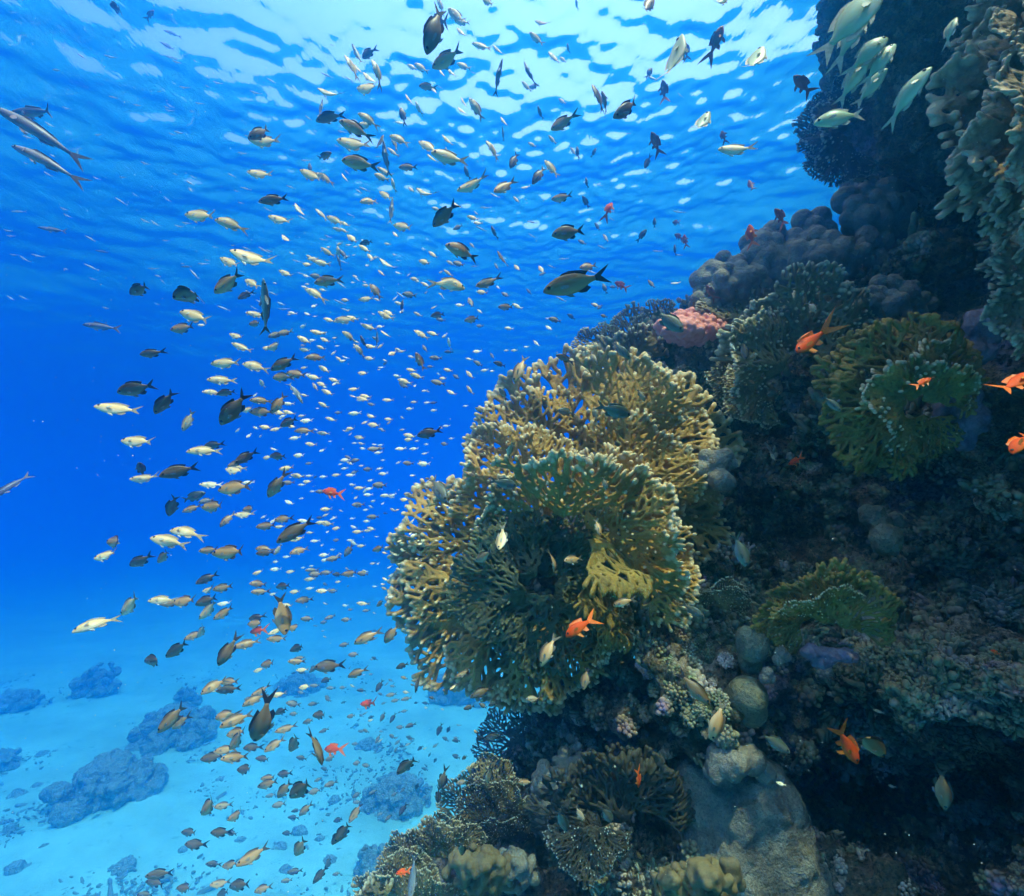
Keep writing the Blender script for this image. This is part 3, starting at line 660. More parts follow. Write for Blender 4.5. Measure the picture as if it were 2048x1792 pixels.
for a in ((215, 1600, 200, 105, 'large blue-grey coral outcrop on the sand, nearest of the left ones', 1),
          (345, 1480, 165, 95, 'long low coral outcrop just behind the largest one on the sand', 2),
          (190, 1385, 85, 90, 'tall faint coral outcrop far off on the left sand', 3), (25, 1415, 100, 40, 'faint coral outcrop at the left frame edge, the farther one', 4),
          (0, 1525, 70, 50, 'dim coral outcrop cut off by the left frame edge', 5), (375, 1400, 55, 60, 'small upright coral outcrop rising beyond the long low one', 6),
          (600, 1390, 95, 45, 'hazy coral outcrop behind the thick of the fish shoal', 7),
          (920, 1410, 130, 75, 'dark blue coral outcrop showing left of the net coral fan', 9),
          (795, 1610, 140, 85, 'broad hazy coral outcrop close to the foot of the reef', 10), (745, 1750, 85, 100, 'pale grey-blue coral mound beside the bottom of the reef', 11),
          (735, 1505, 55, 30, 'low hazy coral clump between the shoal and the reef foot', 12)):
    coral_head(*a)
sm_spots = [(30, 1745, 55, 28), (90, 1700, 40, 14), (250, 1745, 60, 22), (180, 1625, 40, 16), (35, 1590, 50, 25), (75, 1572, 40, 18), (400, 1475, 25, 12), (440, 1566, 28, 14), (410, 1584, 18, 9), (600, 1665, 40, 22),
            (560, 1700, 36, 30), (480, 1690, 34, 16), (365, 1710, 26, 14), (640, 1680, 30, 20), (230, 1660, 20, 10), (85, 1505, 40, 14), (110, 1500, 24, 10), (185, 1700, 30, 12), (570, 1745, 40, 22), (670, 1600, 30, 20), (660, 1725, 45, 30), (20, 1655, 35, 18), (260, 1500, 30, 12), (520, 1440, 40, 14)]
for i, (X, Y, wd, h) in enumerate(sm_spots[::1]):
    p = sand_point(X, Y); 
    side_ = 'left' if X < 300 else ('middle of the' if X < 520 else 'shoal-side')
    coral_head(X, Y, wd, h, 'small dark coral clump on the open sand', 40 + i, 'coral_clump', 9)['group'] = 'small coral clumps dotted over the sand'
FISH_DATA = r'''
FISH[(0, 0)] = """215,675,310,180,f 200,770,440,152,f 240,945,380,158,f 320,1380,140,170,f 615,1510,80,170,f 1560,800,150,205,d 1590,855,160,170,p 1975,700,150,200,d 1925,655,110,80,bN
1975,570,140,150,pN 1560,1050,130,165,p 1870,1060,150,150,p 1950,1065,110,160,p 1860,1005,60,100,d 1945,940,100,30,d 1640,1200,150,187,d 1205,1300,180,172,p 1380,1340,150,168,p 1680,1325,140,158,p
1795,1270,100,115,pN 1930,1285,90,140,pN 2010,1325,110,150,p 1715,1440,80,125,p 2030,1380,60,160,p 1380,1580,120,150,p 1505,1560,210,155,p 1370,1700,180,215,n 1510,1700,110,150,p 1715,1645,90,150,p
840,1735,150,205,d 1140,1760,230,197,d 1470,1770,90,210,d 1595,1850,300,95,bN 1965,1515,80,145,p 2030,1510,60,100,p 1880,1555,60,180,p 1845,1590,70,165,p 1930,1580,90,165,p 1965,1685,150,190,n
1900,1660,70,170,n 1885,1755,130,160,p 2035,1570,90,110,bN 1120,1600,60,180,b 380,490,60,140,f 900,90,70,50,r 1010,280,110,150,f 700,45,110,160,r 1030,200,90,160,f 1050,360,110,158,f"""
FISH[(682.67, 0)] = """595,25,90,120,pN 880,15,80,150,p 690,100,120,135,p 590,130,150,175,r 725,135,80,170,p 560,180,250,251,d 635,360,180,208,n 160,320,100,220,d 95,330,150,115,bN 65,395,140,125,pN 100,420,80,125,pN
170,480,110,130,pN 220,425,140,120,pN 165,540,160,170,p 515,520,100,175,n 555,545,60,120,pN 425,405,60,150,p 480,410,80,145,p 735,400,80,155,p 605,445,60,120,pN 660,440,70,130,pN 720,200,80,130,pN 840,280,110,160,p
940,305,80,130,pN 940,460,170,76,bN 1120,430,140,110,bN 1110,520,70,130,p 1155,520,60,190,n 1170,235,100,135,p 1205,145,90,155,nN 1275,350,90,130,pN 1330,360,50,140,p 1360,290,60,100,dN 1410,25,60,95,dN
1840,40,150,55,n 2015,360,250,80,g 1850,435,70,60,d 1935,545,110,97,r 1545,580,150,120,dN 1585,610,120,110,dN 1715,655,210,211,d 1325,740,150,210,n 1325,610,50,140,p 1190,675,80,105,dN 975,735,70,120,pN 970,805,70,95,bN
1145,870,50,150,p 1265,840,60,130,p 1035,965,100,245,d 910,895,110,130,pN 930,935,50,175,wN 1390,910,50,120,p 1415,915,70,90,dN 1515,915,50,60,d 810,650,120,125,p 735,620,70,115,pN 725,670,70,135,pN 460,650,80,110,pN
405,600,70,120,pN 370,690,90,105,d 160,715,120,150,p 155,755,120,170,p 355,740,60,165,wN 80,770,180,155,n 70,875,170,160,p 105,980,210,170,n 260,1035,90,145,p 20,1070,60,120,pN 345,835,110,160,p 320,855,90,115,pN
235,855,90,70,dN 265,945,160,97,bN 310,915,70,140,p 520,880,130,150,p 630,910,50,100,pN 635,845,80,130,pN 545,955,70,135,pN 640,950,190,160,p 400,1005,100,180,n 240,1065,80,155,p 310,1110,80,100,pN 750,1035,80,105,dN
785,1120,170,195,p 975,1125,150,205,n 1185,1050,120,235,d 1260,1010,110,130,p 1105,1125,50,185,wN 1145,1035,30,130,p 1325,1190,120,185,n 1465,1210,70,120,d 1050,1200,50,130,p 420,1140,50,140,p 500,1170,120,140,pN
265,1175,100,145,p 165,1205,100,190,p 300,1270,150,85,bN 620,1290,180,225,d 570,1255,50,160,p 695,1235,60,140,pN 370,1365,120,165,p 700,1365,60,200,n 790,1310,70,160,p 820,1340,50,170,p 810,1280,30,140,p 325,1410,50,130,p
65,1435,80,140,p 150,1455,80,195,d 140,1495,80,145,p 175,1545,60,130,p 270,1590,100,135,pN 20,1345,60,150,p 15,1385,50,150,p 10,1525,60,130,n 1605,1250,100,60,o 1360,1395,180,190,d 720,1505,180,160,n 705,1585,80,160,n
915,1395,80,110,dN 965,1555,100,120,dN 550,1530,60,140,p 500,1575,80,160,p 655,1580,50,150,p 785,1475,40,130,p 1445,1455,50,150,n 1535,1360,50,120,n 1585,1430,50,120,p 1805,1410,80,50,d 1880,1335,50,90,d 2010,1335,60,180,r
2025,1420,60,150,r 1470,1095,60,95,dN 1835,975,80,250,d 1885,860,130,110,r 1965,1055,30,120,d 2000,1500,60,90,dN 2035,670,40,100,d 1480,1600,100,190,n 1200,1620,60,120,p 1055,1610,60,130,p 930,1600,40,120,p
1400,1700,350,195,d 650,1700,180,340,p 875,1700,140,195,n 845,1755,70,170,p 640,1640,60,140,p 505,1710,60,150,p 440,1675,50,170,p 240,1640,50,135,p 205,1745,100,130,n 150,1715,50,170,p 410,1770,80,170,n 940,1725,30,130
985,1770,60,150,n 1125,1750,40,130,n 1580,1730,60,110,n 1630,1722,40,180,n 1680,1715,90,150,o 1860,1705,60,130,n 2005,1700,50,180,wN 1205,1645,40,200,n"""
FISH[(1365.33, 0)] = """235,15,110,50,g 205,245,160,68,r 20,305,90,100,o 440,370,200,66,g 720,510,160,135,r 120,745,160,62,g 245,815,80,110,r 315,905,180,175,p 410,1115,80,110,r 412,1410,130,100,o 590,1300,120,130,r
850,530,60,150,d 1020,120,370,45,g 1020,190,260,48,g 1125,300,200,35,g 1190,360,200,48,g 1025,475,210,55,g 1130,525,170,50,g 1350,560,250,48,g 935,705,210,195,g 1605,170,140,60,g 1065,1075,90,190,d 165,1755,100,120,r 15,1445,70,100,o"""
FISH[(0, 597.33)] = """595,165,220,175,f 50,1130,230,215,f 1170,110,180,160,p 1100,180,130,185,n 1210,160,50,170 1535,95,100,170,p 1535,150,90,185,n 1420,230,90,155,p 1450,295,110,155,p 1655,218,80,195,n 1710,205,80,190,n 1605,300,70,170,p
1655,290,110,190,p 1905,205,80,165,p 1950,250,60,150,p 1825,250,80,150,p 1830,310,70,165,p 1925,295,50,155,p 1975,130,60,160,p 2035,135,60,180,p 905,330,120,185,d 1355,390,170,180,p 1530,405,130,170,p 1330,490,140,178,p
1700,390,150,208,d 1780,455,130,170,n 1690,470,120,185,n 1570,510,45,120,wE 1770,550,180,300,bN 1895,350,110,185,n 1945,425,70,145,p 1885,475,80,165,p 1890,530,50,120,p 1930,515,60,155,p 1965,565,80,150,p
2005,490,60,160,p 2035,365,50,140,p 1275,560,100,180,p 1360,560,110,195,d 815,540,190,192,d 985,620,160,232,d 705,665,220,172,p 1400,665,220,230,d 1565,610,110,180,n 1670,630,120,235,n 1730,632,60,175 1490,670,90,180,p
1570,680,120,180,n 1670,685,80,165,p 1735,685,70,160,p 1130,735,120,240,p 1735,740,110,205,d 1840,735,80,175 1940,640,60,150,p 1820,790,100,185,n 1595,775,80,165,p 1655,785,60,190,p 1750,770,60,160,p 1985,725,60,160,p
2030,685,40,180,n 1940,810,70,170,p 1770,838,60,185 1865,875,60,170,p 825,860,180,175,p 1220,910,160,185,p 1280,880,110,185,d 845,1020,80,110,dE 1070,1035,180,195,d 865,1085,130,178,p 1475,950,130,210,d 1415,990,90,200,n
1425,1015,90,175,p 1410,1035,120,165,p 1605,955,60,180,p 1670,945,120,182,d 1795,943,70,175 1720,1020,80,185,p 1785,1065,70,170,p 1265,1120,110,175 1405,1135,200,188,n 1655,1125,180,235,n 1730,1105,70,180,n 1490,1105,60,180
1160,1190,130,20,l 1035,1240,150,250,d 1150,1260,100,200,n 1240,1215,80,190,n 1285,1250,150,182,n 1500,1265,100,185,n 1360,1325,100,228,n 1465,1300,100,175,p 1735,1225,60,150 1810,1200,30 1855,1065,40 1845,1100,60,170,p
1940,1070,40 1875,1157,30 1810,1118,40 2020,1060,60,180,p 1925,1158,60,180,n 1995,1165,120,170,o 1700,1322,100,190,n 1600,1365,110,185,n 1820,1335,60,170 1680,1370,60,180,p 1770,1395,210,212,d 1110,1395,170,178,p
1010,1455,180,170,p 700,1460,150,180,n 640,1545,140,190,p 840,1575,150,205,d 985,1545,120,225,n 1255,1510,100,185,n 1385,1525,220,183,n 1580,1500,100,180,n 1590,1525,90,185,d 1670,1505,80,230,p 1785,1445,80,190,p
1795,1510,100,200,n 1925,1345,70,180,p 1960,1350,70,170,p 1920,1315,40,180,d 1955,1265,60,180,p 2020,1380,60,180,p 1860,1405,40,180,p 1890,1455,50 2020,1450,50,180,n 1240,1680,110,205,d 1655,1580,40 1655,1625,60 1720,1550,40
1550,1645,80,190,p 1745,1640,60,180,p 1820,1615,30 1870,1605,30 1870,1630,70,180,n 1895,1655,80,180,n 1860,1685,70,180,p 1945,1540,60 1950,1570,50 2000,1560,80,190,n 1260,1750,100,185,p 1340,1735,110,190,n 1550,1710,90,180,n
1560,1760,90,180,n 1700,1725,90,190,d 1640,1775,50 1770,1760,60,180,p 1860,1740,50 1935,1755,70,180,p 1960,1645,70,180,n 2025,1655,60,180,d 2030,1700,40,180,p 2000,1755,60,180,n"""
FISH[(682.67, 597.33)] = """25,10,60,170,p 150,5,90,180,p 20,130,100,175,p 65,120,80,165,p 345,30,50,160 362,45,70,80,dN 265,105,90,150,p 285,90,80,150,p 165,175,90,155,p 50,225,90,150,p 130,260,80,110,dN 215,245,80,90,bN 265,215,70,140,pN
110,310,90,135,p 175,290,70,160,p 170,360,60,170,p 10,375,50 130,450,70,170,p 305,330,50,200,pE 458,95,50,150,p 580,98,90,190,d 595,128,50,170,n 785,125,90,190,n 830,165,40,180,n 710,40,50,170 775,25,70,110,n 830,78,40,140
990,52,100,178,n 1055,48,60,150 480,215,90,150,p 550,212,70,160,p 645,270,70,95,wN 645,320,50,180,d 500,300,50,120,n 1005,180,50,170 1280,128,70,165,n 1380,108,50,150,d 1460,207,50,130,d 1245,178,50,140 1240,120,30
1525,40,50,160,p 1550,52,40,220,d 1575,105,40,160,n 470,375,100,115,n 565,357,70,175,n 535,408,40,180,n 815,318,50 1038,312,40 990,312,30 905,345,40,120,n 820,390,60,150,n 950,392,75,165,d 420,430,60,165,p 450,465,80,160,p
640,430,50,165,p 690,470,50,150,n 770,458,60,130,p 860,432,50 905,435,25 610,480,50,170,p 580,505,80,165,n 380,500,80,160,p 375,520,70,150,n 75,545,60,180,p 130,605,90,160,p 145,588,60,165,p 280,610,60,175,p 437,622,40,180,p
515,625,40 553,625,40,190,d 660,565,60,150,p 770,550,60,125,p 745,645,30 410,662,40 555,672,40 1110,290,30 1170,270,50,130 1070,420,170,250,n 1335,355,100,160,d 1170,437,20 80,690,70 180,708,60,160,p 285,725,50,170,p
195,760,70,170,p 55,782,60,175,p 630,765,40 525,808,130,192,d 110,835,70,165,p 410,825,70,165,p 405,848,60,175,p 455,855,30 660,840,30 620,873,50,170,n 195,903,70,180,n 230,900,50,180,n 355,902,60 435,902,50 510,875,30
80,868,30 235,880,30 25,970,60 75,972,60,10,n 250,970,30 400,988,60,175,n 495,993,70,175 160,1025,60,180,n 230,1022,40 250,1052,50 20,1020,40 55,1060,50 427,1062,30 175,1092,40 230,1120,80,178,n 110,1138,60,180,p
165,1143,50 160,1178,50 265,1183,60 395,1170,40,190,n 380,1208,60,170,p 100,1238,70,180,n 148,1268,35 265,1288,30,180,d 190,1310,70,180,n 65,1320,30 580,1140,200,303,l 975,1110,150,350,l 1040,1165,50,320,l 650,1125,70,200,n
1350,680,110,170,l 1640,675,210,345,l 1525,690,80,100,l 970,570,80,125,l 830,670,60,150,l 1010,900,90,260,p 1480,970,80,310,l 1580,1110,70,285,l 1800,580,80,300,l 1680,310,130,315,l 1970,140,190,325,l 1510,350,80,300,l
965,1445,120,255,pE 860,1545,130,210,n 1280,1580,110,265,nN 1390,1565,120,190,n 1540,1370,100,285,n 45,1510,80,235,n 225,1500,90,200,n 120,1485,50,180,p 190,1590,40,180,p 55,1650,100,185,n 130,1650,80,175,n
180,1382,50,160,p 160,1395,50,170,p 100,1400,60,180,p"""
FISH[(1365.33, 597.33)] = """760,265,230,215,o 1440,505,110,30,o 2000,510,270,35,o 2035,850,230,235,o 680,975,90,205,o 775,50,80,310,l 545,570,90,190,l 895,630,120,320,l 370,310,110,280,d 345,1510,180,290,l 540,950,50,120 300,290,50,120"""
FISH[(0, 1194.67)] = """785,45,190,228,p 570,155,200,202,p 970,15,130,185,p 1110,25,140,185,n 1020,35,100,185,n 1240,20,140,200,d 1260,75,140,220,p 1345,95,130,210,n 1345,40,80,180 1165,230,100,200,n 1215,200,110,235,p 1535,125,90,190,d
1540,160,120,180,n 1550,200,110,190,o 1690,110,210,280,n 1770,185,100,180,n 1655,205,80,200,p 1660,250,110,180,n 1065,310,160,215,d 930,375,150,188,d 1360,330,170,238,d 1480,280,130,195,n 1790,300,110,205,d 1610,400,110,190,n
1555,438,70,190,p 1800,365,60,180,n 1780,385,90,180,n 1815,437,70,180,p 1880,430,70,220,n 1970,415,150,185,d 1845,130,80,180,n 1825,15,90,190,n 1980,120,60,200,n 1945,150,50,190,n 1720,50,80,170,p 1280,530,130,215,n
1375,508,110,185,n 1370,553,120,188,d 1565,565,100,205,n 1520,615,120,210,n 1600,595,60,180,d 1670,585,80,190,p 1490,610,60,190,n 1760,640,80,170,n 1690,680,90,210,d 1875,640,60,190,n 1925,705,100,185,d 1765,700,60,180,n
1850,745,70,195,n 1830,540,80,180,p 1890,530,50,180,n 1960,495,70,200,d 1985,545,50,180,n 1035,725,200,225,n 1075,750,130,220,n 1345,710,130,195,n 1415,735,160,205,n 1425,815,130,190,n 1430,855,150,225,n 1575,760,270,248,d
1510,900,100,185,d 1350,915,120,190,n 1275,960,130,190,d 1410,960,140,188,n 1580,968,90,178,d 1645,885,110,215,n 1770,870,140,240,n 1715,790,110,195,n 1905,900,200,285,dN 2000,910,120,180,o 1945,800,60,200,n 1810,965,60,170,d
1475,1033,110,180,d 1985,965,80,200,n 1950,1030,50,160,d 1705,1060,90,185,d 1610,1085,90,185,n 1610,1120,110,195,n 1625,1190,60,190,n 1705,1155,130,230,n 1810,1145,200,218,d 1890,1165,80,190,n 1910,1095,50,200,n
1985,1120,70,200,n 1260,1250,170,225,n 1340,1250,90,190,n 1425,1310,130,203,n 1675,1245,80,190,n 1830,1275,100,225,n 1775,1280,50,190,d 1760,1320,60,180,d 1140,1410,100,178,d 1320,1412,120,180,d 1390,1415,70,170,d
1725,1415,60,180,d 1170,1485,110,175,d 1800,1500,140,240,n 1515,1555,160,210,n 1280,1600,80,180,d 1385,1605,110,190,n 955,1660,130,190,d 935,1710,110,175,d 1115,1745,120,178,d 1440,1725,130,190,d 1320,1720,100,185,n
1575,1750,100,200,n 1770,1645,80,190,d 1720,1700,60,190,n 1830,1660,40,230,n 1925,1660,110,230,d 1975,1590,80,240,n 2020,1660,50,190,n 2030,1430,130,235,d 2030,1335,60,200,d 870,1785,80,180,d 1340,1775,100,200,d"""
FISH[(682.67, 1194.67)] = """150,240,150,208,n 295,225,120,235,n 20,285,70,190,n 30,135,60,180,n 235,35,70,220,n 130,40,70,170,p 75,345,70,180,n 90,455,120,205,n 365,410,70,205,d 230,530,70,240,d 455,510,110,260,dN 120,558,50,180,d 300,585,60,190,n
325,620,50,190,n 390,610,60,190,n 255,635,30,200,n 450,632,30,200,d 505,635,40,170,d 165,640,110,180,o 765,660,60,200,d 850,650,50,150,d 910,640,60,205,d 1150,610,80,180,n 60,713,60,190,n 180,718,40,200,d 250,715,60,240,n
310,722,60,240,d 380,683,40,190,n 415,768,60,200,d 590,790,70,250,d 645,790,50,240,d 625,850,40,150,d 690,860,50,180,d 355,780,50,180,n 220,848,50,240,n 340,868,40,220,n 330,912,40,230,n 365,893,35,190,d 475,903,45,220,d
120,803,40,180,n 85,880,50,180,n 395,1000,160,225,d 95,995,60,190,n 150,1010,50,170,n 530,943,30,240,d 565,975,40,240,d 690,955,50,160,d 500,1030,40,160,d 740,960,40,220,d 605,1100,120,255,d 455,1130,60,255,d 580,1190,80,265,d
370,1270,70,240,d 190,1170,50,210,n 95,1185,60,210,n 85,1295,100,235,n 15,1400,150,235,d 95,1230,50,180,n 320,1180,45,210,n 500,1195,30,220,n 235,1300,40,200,n 285,1320,50,220,n 370,1155,45,220,n 140,1510,40,200,d
840,840,60,190,d 910,830,100,200,n 840,570,130,205,d 730,460,90,205,n 1235,320,170,250,n 1465,490,110,260,n 1430,175,200,217,o 1785,1090,110,268,oN 1325,1330,170,288,l 1430,1300,80,300,l 1590,1300,130,305,l 1690,30,120,200,n
1105,1110,90,180,n 885,1060,100,260,n 725,1110,70,190,n 725,1500,100,265,d 370,1650,80,190,o 430,1690,220,262,b"""
FISH[(1365.33, 1194.67)] = """980,880,240,300,o 550,870,170,325,l 1120,860,260,312,d 1560,1150,220,275,d 70,550,210,315,d 1175,685,50,160 590,1120,50,160 1255,1135,45,160 205,750,200,250,n 60,80,130,330,l 1880,330,60,160,o"""
'''
# ---------------------------------------------------------------- fish materials
def fish_mat(name, back, side, belly, rough=0.42, sheen=0.5, metal=0.0, span=0.16):
    m, t, b = new_mat(name)
    o = ocoord(t); s = t.nodes.new('ShaderNodeSeparateXYZ'); t.links.new(o, s.inputs[0])
    mr = t.nodes.new('ShaderNodeMapRange'); t.links.new(s.outputs[2], mr.inputs[0])
    mr.inputs[1].default_value = -span; mr.inputs[2].default_value = span
    colr = ramp(t, mr.outputs[0], [(0.08, belly), (0.42, side), (0.72, side), (0.95, back)])
    oi = t.nodes.new('ShaderNodeObjectInfo')
    vr = ramp(t, oi.outputs['Random'], [(0.0, (0.75, 0.78, 0.82)), (1.0, (1.0, 1.0, 1.0))])
    colr = mix(t, 1.0, colr, vr, 'MULTIPLY')
    mp = t.nodes.new('ShaderNodeMapping'); mp.inputs['Scale'].default_value = (1, 0.3, 1.4); t.links.new(o, mp.inputs[0])
    sc_ = ramp(t, nz(t, 42, 1, 0.5, mp.outputs[0], 'vor'), [(0.0, 0.82), (0.5, 1.0)])
    colr = mix(t, 0.7, colr, sc_, 'MULTIPLY')
    t.links.new(colr, b.inputs['Base Color']); b.inputs['Roughness'].default_value = rough; b.inputs['Metallic'].default_value = metal
    b.inputs['Specular IOR Level'].default_value = sheen
    return m
def fin_mat(name, colr, alpha=1.0, rough=0.5):
    m, t, b = new_mat(name); o = ocoord(t)
    st = ramp(t, nz(t, 30, 2, 0.5, o), [(0.3, 0.7), (0.7, 1.0)])
    t.links.new(mix(t, 1.0, colr, st, 'MULTIPLY'), b.inputs['Base Color']); b.inputs['Roughness'].default_value = rough
    b.inputs['Transmission Weight'].default_value = 0.0; b.inputs['Alpha'].default_value = alpha
    return m
FM = {  # scale tones carry the light: p and w sunlit, d and l shaded
 'p': (fish_mat('sun-toned golden scales', (0.34, 0.22, 0.08), (0.86, 0.60, 0.27), (0.95, 0.80, 0.54)), fin_mat('golden grey fin', (0.32, 0.27, 0.17)), fin_mat('pale fin', (0.80, 0.76, 0.62), 0.75)),
 'w': (fish_mat('sun-whitened scales', (0.66, 0.50, 0.25), (1.0, 0.80, 0.46), (1.0, 0.92, 0.70)), fin_mat('whitish fin', (0.75, 0.72, 0.60)), fin_mat('white fin', (0.85, 0.85, 0.8), 0.7)),
 'n': (fish_mat('bronze scales', (0.16, 0.09, 0.035), (0.55, 0.31, 0.11), (0.70, 0.48, 0.24)), fin_mat('bronze fin', (0.09, 0.075, 0.045)), fin_mat('tan fin', (0.50, 0.44, 0.30), 0.75)),
 'd': (fish_mat('shade-toned brown scales', (0.07, 0.05, 0.02), (0.24, 0.155, 0.065), (0.36, 0.26, 0.13)), fin_mat('dark fin', (0.020, 0.018, 0.015)), fin_mat('smoky fin', (0.30, 0.30, 0.26), 0.7)),
 'l': (fish_mat('shade-toned green scales', (0.05, 0.08, 0.055), (0.15, 0.16, 0.11), (0.30, 0.26, 0.19)), fin_mat('grey fin', (0.12, 0.12, 0.09)), fin_mat('clear fin', (0.2, 0.2, 0.17), 0.7)),
 'g': (fish_mat('pale green scales', (0.18, 0.28, 0.15), (0.34, 0.44, 0.24), (0.70, 0.60, 0.38)), fin_mat('pale green fin', (0.50, 0.42, 0.28)), fin_mat('cream fin', (0.5, 0.48, 0.35), 0.75)),
 'o': (fish_mat('orange scales', (0.62, 0.05, 0.01), (0.85, 0.09, 0.01), (0.90, 0.22, 0.03), 0.6, 0.2), fin_mat('orange fin', (0.95, 0.17, 0.01)), fin_mat('yellow orange fin', (0.95, 0.28, 0.03), 0.85)),
 'r': (fish_mat('dark red scales', (0.16, 0.03, 0.015), (0.30, 0.06, 0.02), (0.42, 0.13, 0.04)), fin_mat('dark red fin', (0.32, 0.05, 0.02)), fin_mat('reddish fin', (0.45, 0.12, 0.05), 0.8)),
 'b': (fish_mat('slate silver scales', (0.06, 0.09, 0.11), (0.20, 0.26, 0.28), (0.60, 0.66, 0.66)), fin_mat('slate fin', (0.12, 0.15, 0.16)), fin_mat('grey clear fin', (0.5, 0.52, 0.5), 0.7)),
 'f': (fish_mat('lilac silver scales', (0.05, 0.08, 0.13), (0.20, 0.20, 0.26), (0.45, 0.36, 0.36), span=0.08), fin_mat('lilac fin', (0.2, 0.17, 0.2)), fin_mat('pinkish fin', (0.65, 0.45, 0.45), 0.8)),
}
M_EYE = new_mat('fish eye'); M_EYE[2].inputs['Base Color'].default_value = (0.008, 0.008, 0.01, 1); M_EYE[2].inputs['Roughness'].default_value = 0.15; M_EYE = M_EYE[0]
M_IRIS = new_mat('fish iris'); M_IRIS[2].inputs['Base Color'].default_value = (0.45, 0.48, 0.42, 1); M_IRIS = M_IRIS[0]

SHAPES = {   # station x, top z, bottom z, half width
 'chromis': dict(st=[(.50, .012, -.020, .006), (.475, .045, -.042, .024), (.43, .085, -.068, .042), (.36, .128, -.102, .060), (.27, .165, -.138, .072), (.17, .184, -.162, .078),
                     (.07, .184, -.168, .076), (-.03, .168, -.155, .067), (-.12, .135, -.122, .053), (-.19, .093, -.084, .038), (-.25, .058, -.053, .025), (-.30, .044, -.042, .015), (-.325, .040, -.040, .008)],
                 tail=[(-.31, .038), (-.36, .062), (-.44, .105), (-.55, .155), (-.48, .075), (-.41, .012), (-.48, -.070), (-.55, -.145), (-.44, -.100), (-.36, -.060), (-.31, -.038)],
                 dorsal=[(.22, .165), (.16, .205), (.05, .220), (-.06, .200), (-.14, .180), (-.235, .140), (-.19, .095), (-.20, .075), (-.08, .140), (.07, .175)],
                 anal=[(-.02, -.150), (-.08, -.180), (-.16, -.185), (-.235, -.130), (-.19, -.085), (-.20, -.070), (-.10, -.120)],
                 pelvic=[(.17, -.155), (.10, -.205), (.03, -.215), (.07, -.160)], eye=(.395, .035, .034), pec=(.22, -.02)),
 'anthias': dict(st=[(.50, .010, -.015, .006), (.47, .042, -.036, .024), (.41, .085, -.066, .042), (.33, .118, -.098, .055), (.22, .138, -.120, .062), (.10, .138, -.122, .060),
                     (-.01, .118, -.106, .052), (-.11, .090, -.080, .040), (-.19, .060, -.055, .028), (-.25, .044, -.042, .018), (-.29, .040, -.040, .009)],
                 tail=[(-.275, .040), (-.34, .085), (-.46, .155), (-.66, .235), (-.50, .085), (-.41, .010), (-.50, -.080), (-.64, -.215), (-.46, -.140), (-.34, -.080), (-.275, -.040)],
                 dorsal=[(.27, .125), (.23, .185), (.19, .178), (.05, .195), (-.08, .180), (-.18, .160), (-.15, .075), (-.03, .108), (.12, .130)],
                 anal=[(-.02, -.100), (-.08, -.165), (-.17, -.175), (-.16, -.065)],
                 pelvic=[(.20, -.115), (.12, -.215), (.05, -.240), (.09, -.120)], eye=(.395, .030, .030), pec=(.20, -.02)),
 'slim': dict(st=[(.50, .006, -.008, .005), (.47, .025, -.022, .018), (.40, .050, -.042, .032), (.30, .070, -.062, .043), (.17, .082, -.076, .050), (.03, .080, -.078, .048),
                  (-.10, .066, -.064, .040), (-.20, .046, -.044, .028), (-.28, .028, -.027, .017), (-.34, .020, -.020, .009)],
              tail=[(-.33, .020), (-.39, .055), (-.50, .125), (-.43, .030), (-.40, .002), (-.43, -.028), (-.50, -.120), (-.39, -.052), (-.33, -.020)],
              dorsal=[(.20, .078), (.15, .115), (.04, .105), (-.14, .078), (-.20, .060), (-.18, .045), (-.05, .070)],
              anal=[(-.06, -.070), (-.10, -.100), (-.22, -.060), (-.20, -.042)],
              pelvic=[(.14, -.075), (.07, -.120), (.04, -.110), (.08, -.076)], eye=(.415, .012, .020), pec=(.24, -.015)),
}
def bendf(x, k):                  # sideways swimming bend
    return k * max(0.0, 0.25 - x) ** 2
def fish_body(shape, k, seg=14):
    st = SHAPES[shape]['st']; vs = []; fs = []
    for (x, zt, zb, hw) in st:
        zc = (zt + zb) / 2; hz = (zt - zb) / 2
        for j in range(seg):
            a = 2 * math.pi * j / seg; c, s = math.cos(a), math.sin(a)
            c2 = math.copysign(abs(c) ** 1.05, c)
            vs.append((x, hw * c2 * (1 - 0.12 * abs(s)) + bendf(x, k), zc + hz * s))
    for i in range(len(st) - 1):
        for j in range(seg):
            j2 = (j + 1) % seg; fs.append((i * seg + j, (i + 1) * seg + j, (i + 1) * seg + j2, i * seg + j2))
    fs.append(tuple(range(seg))); fs.append(tuple(reversed(range((len(st) - 1) * seg, len(st) * seg))))
    return vs, fs
def plate(poly, k, th=0.006, y0=0.0, splay=0.0, zref=0.0):
    n = len(poly); vs = []
    for s in (1, -1):
        for (x, z) in poly: vs.append((x, y0 + s * th / 2 + bendf(x, k) + splay * abs(z - zref), z))
    fs = [tuple(range(n)), tuple(reversed(range(n, 2 * n)))] + [(i, i + n, (i + 1) % n + n, (i + 1) % n) for i in range(n)]
    return vs, fs
def ball(c, r, sc_=(1, .5, 1)):
    v, f = UNIT; return (v * np.array(sc_) * r + np.array(c)).tolist(), f
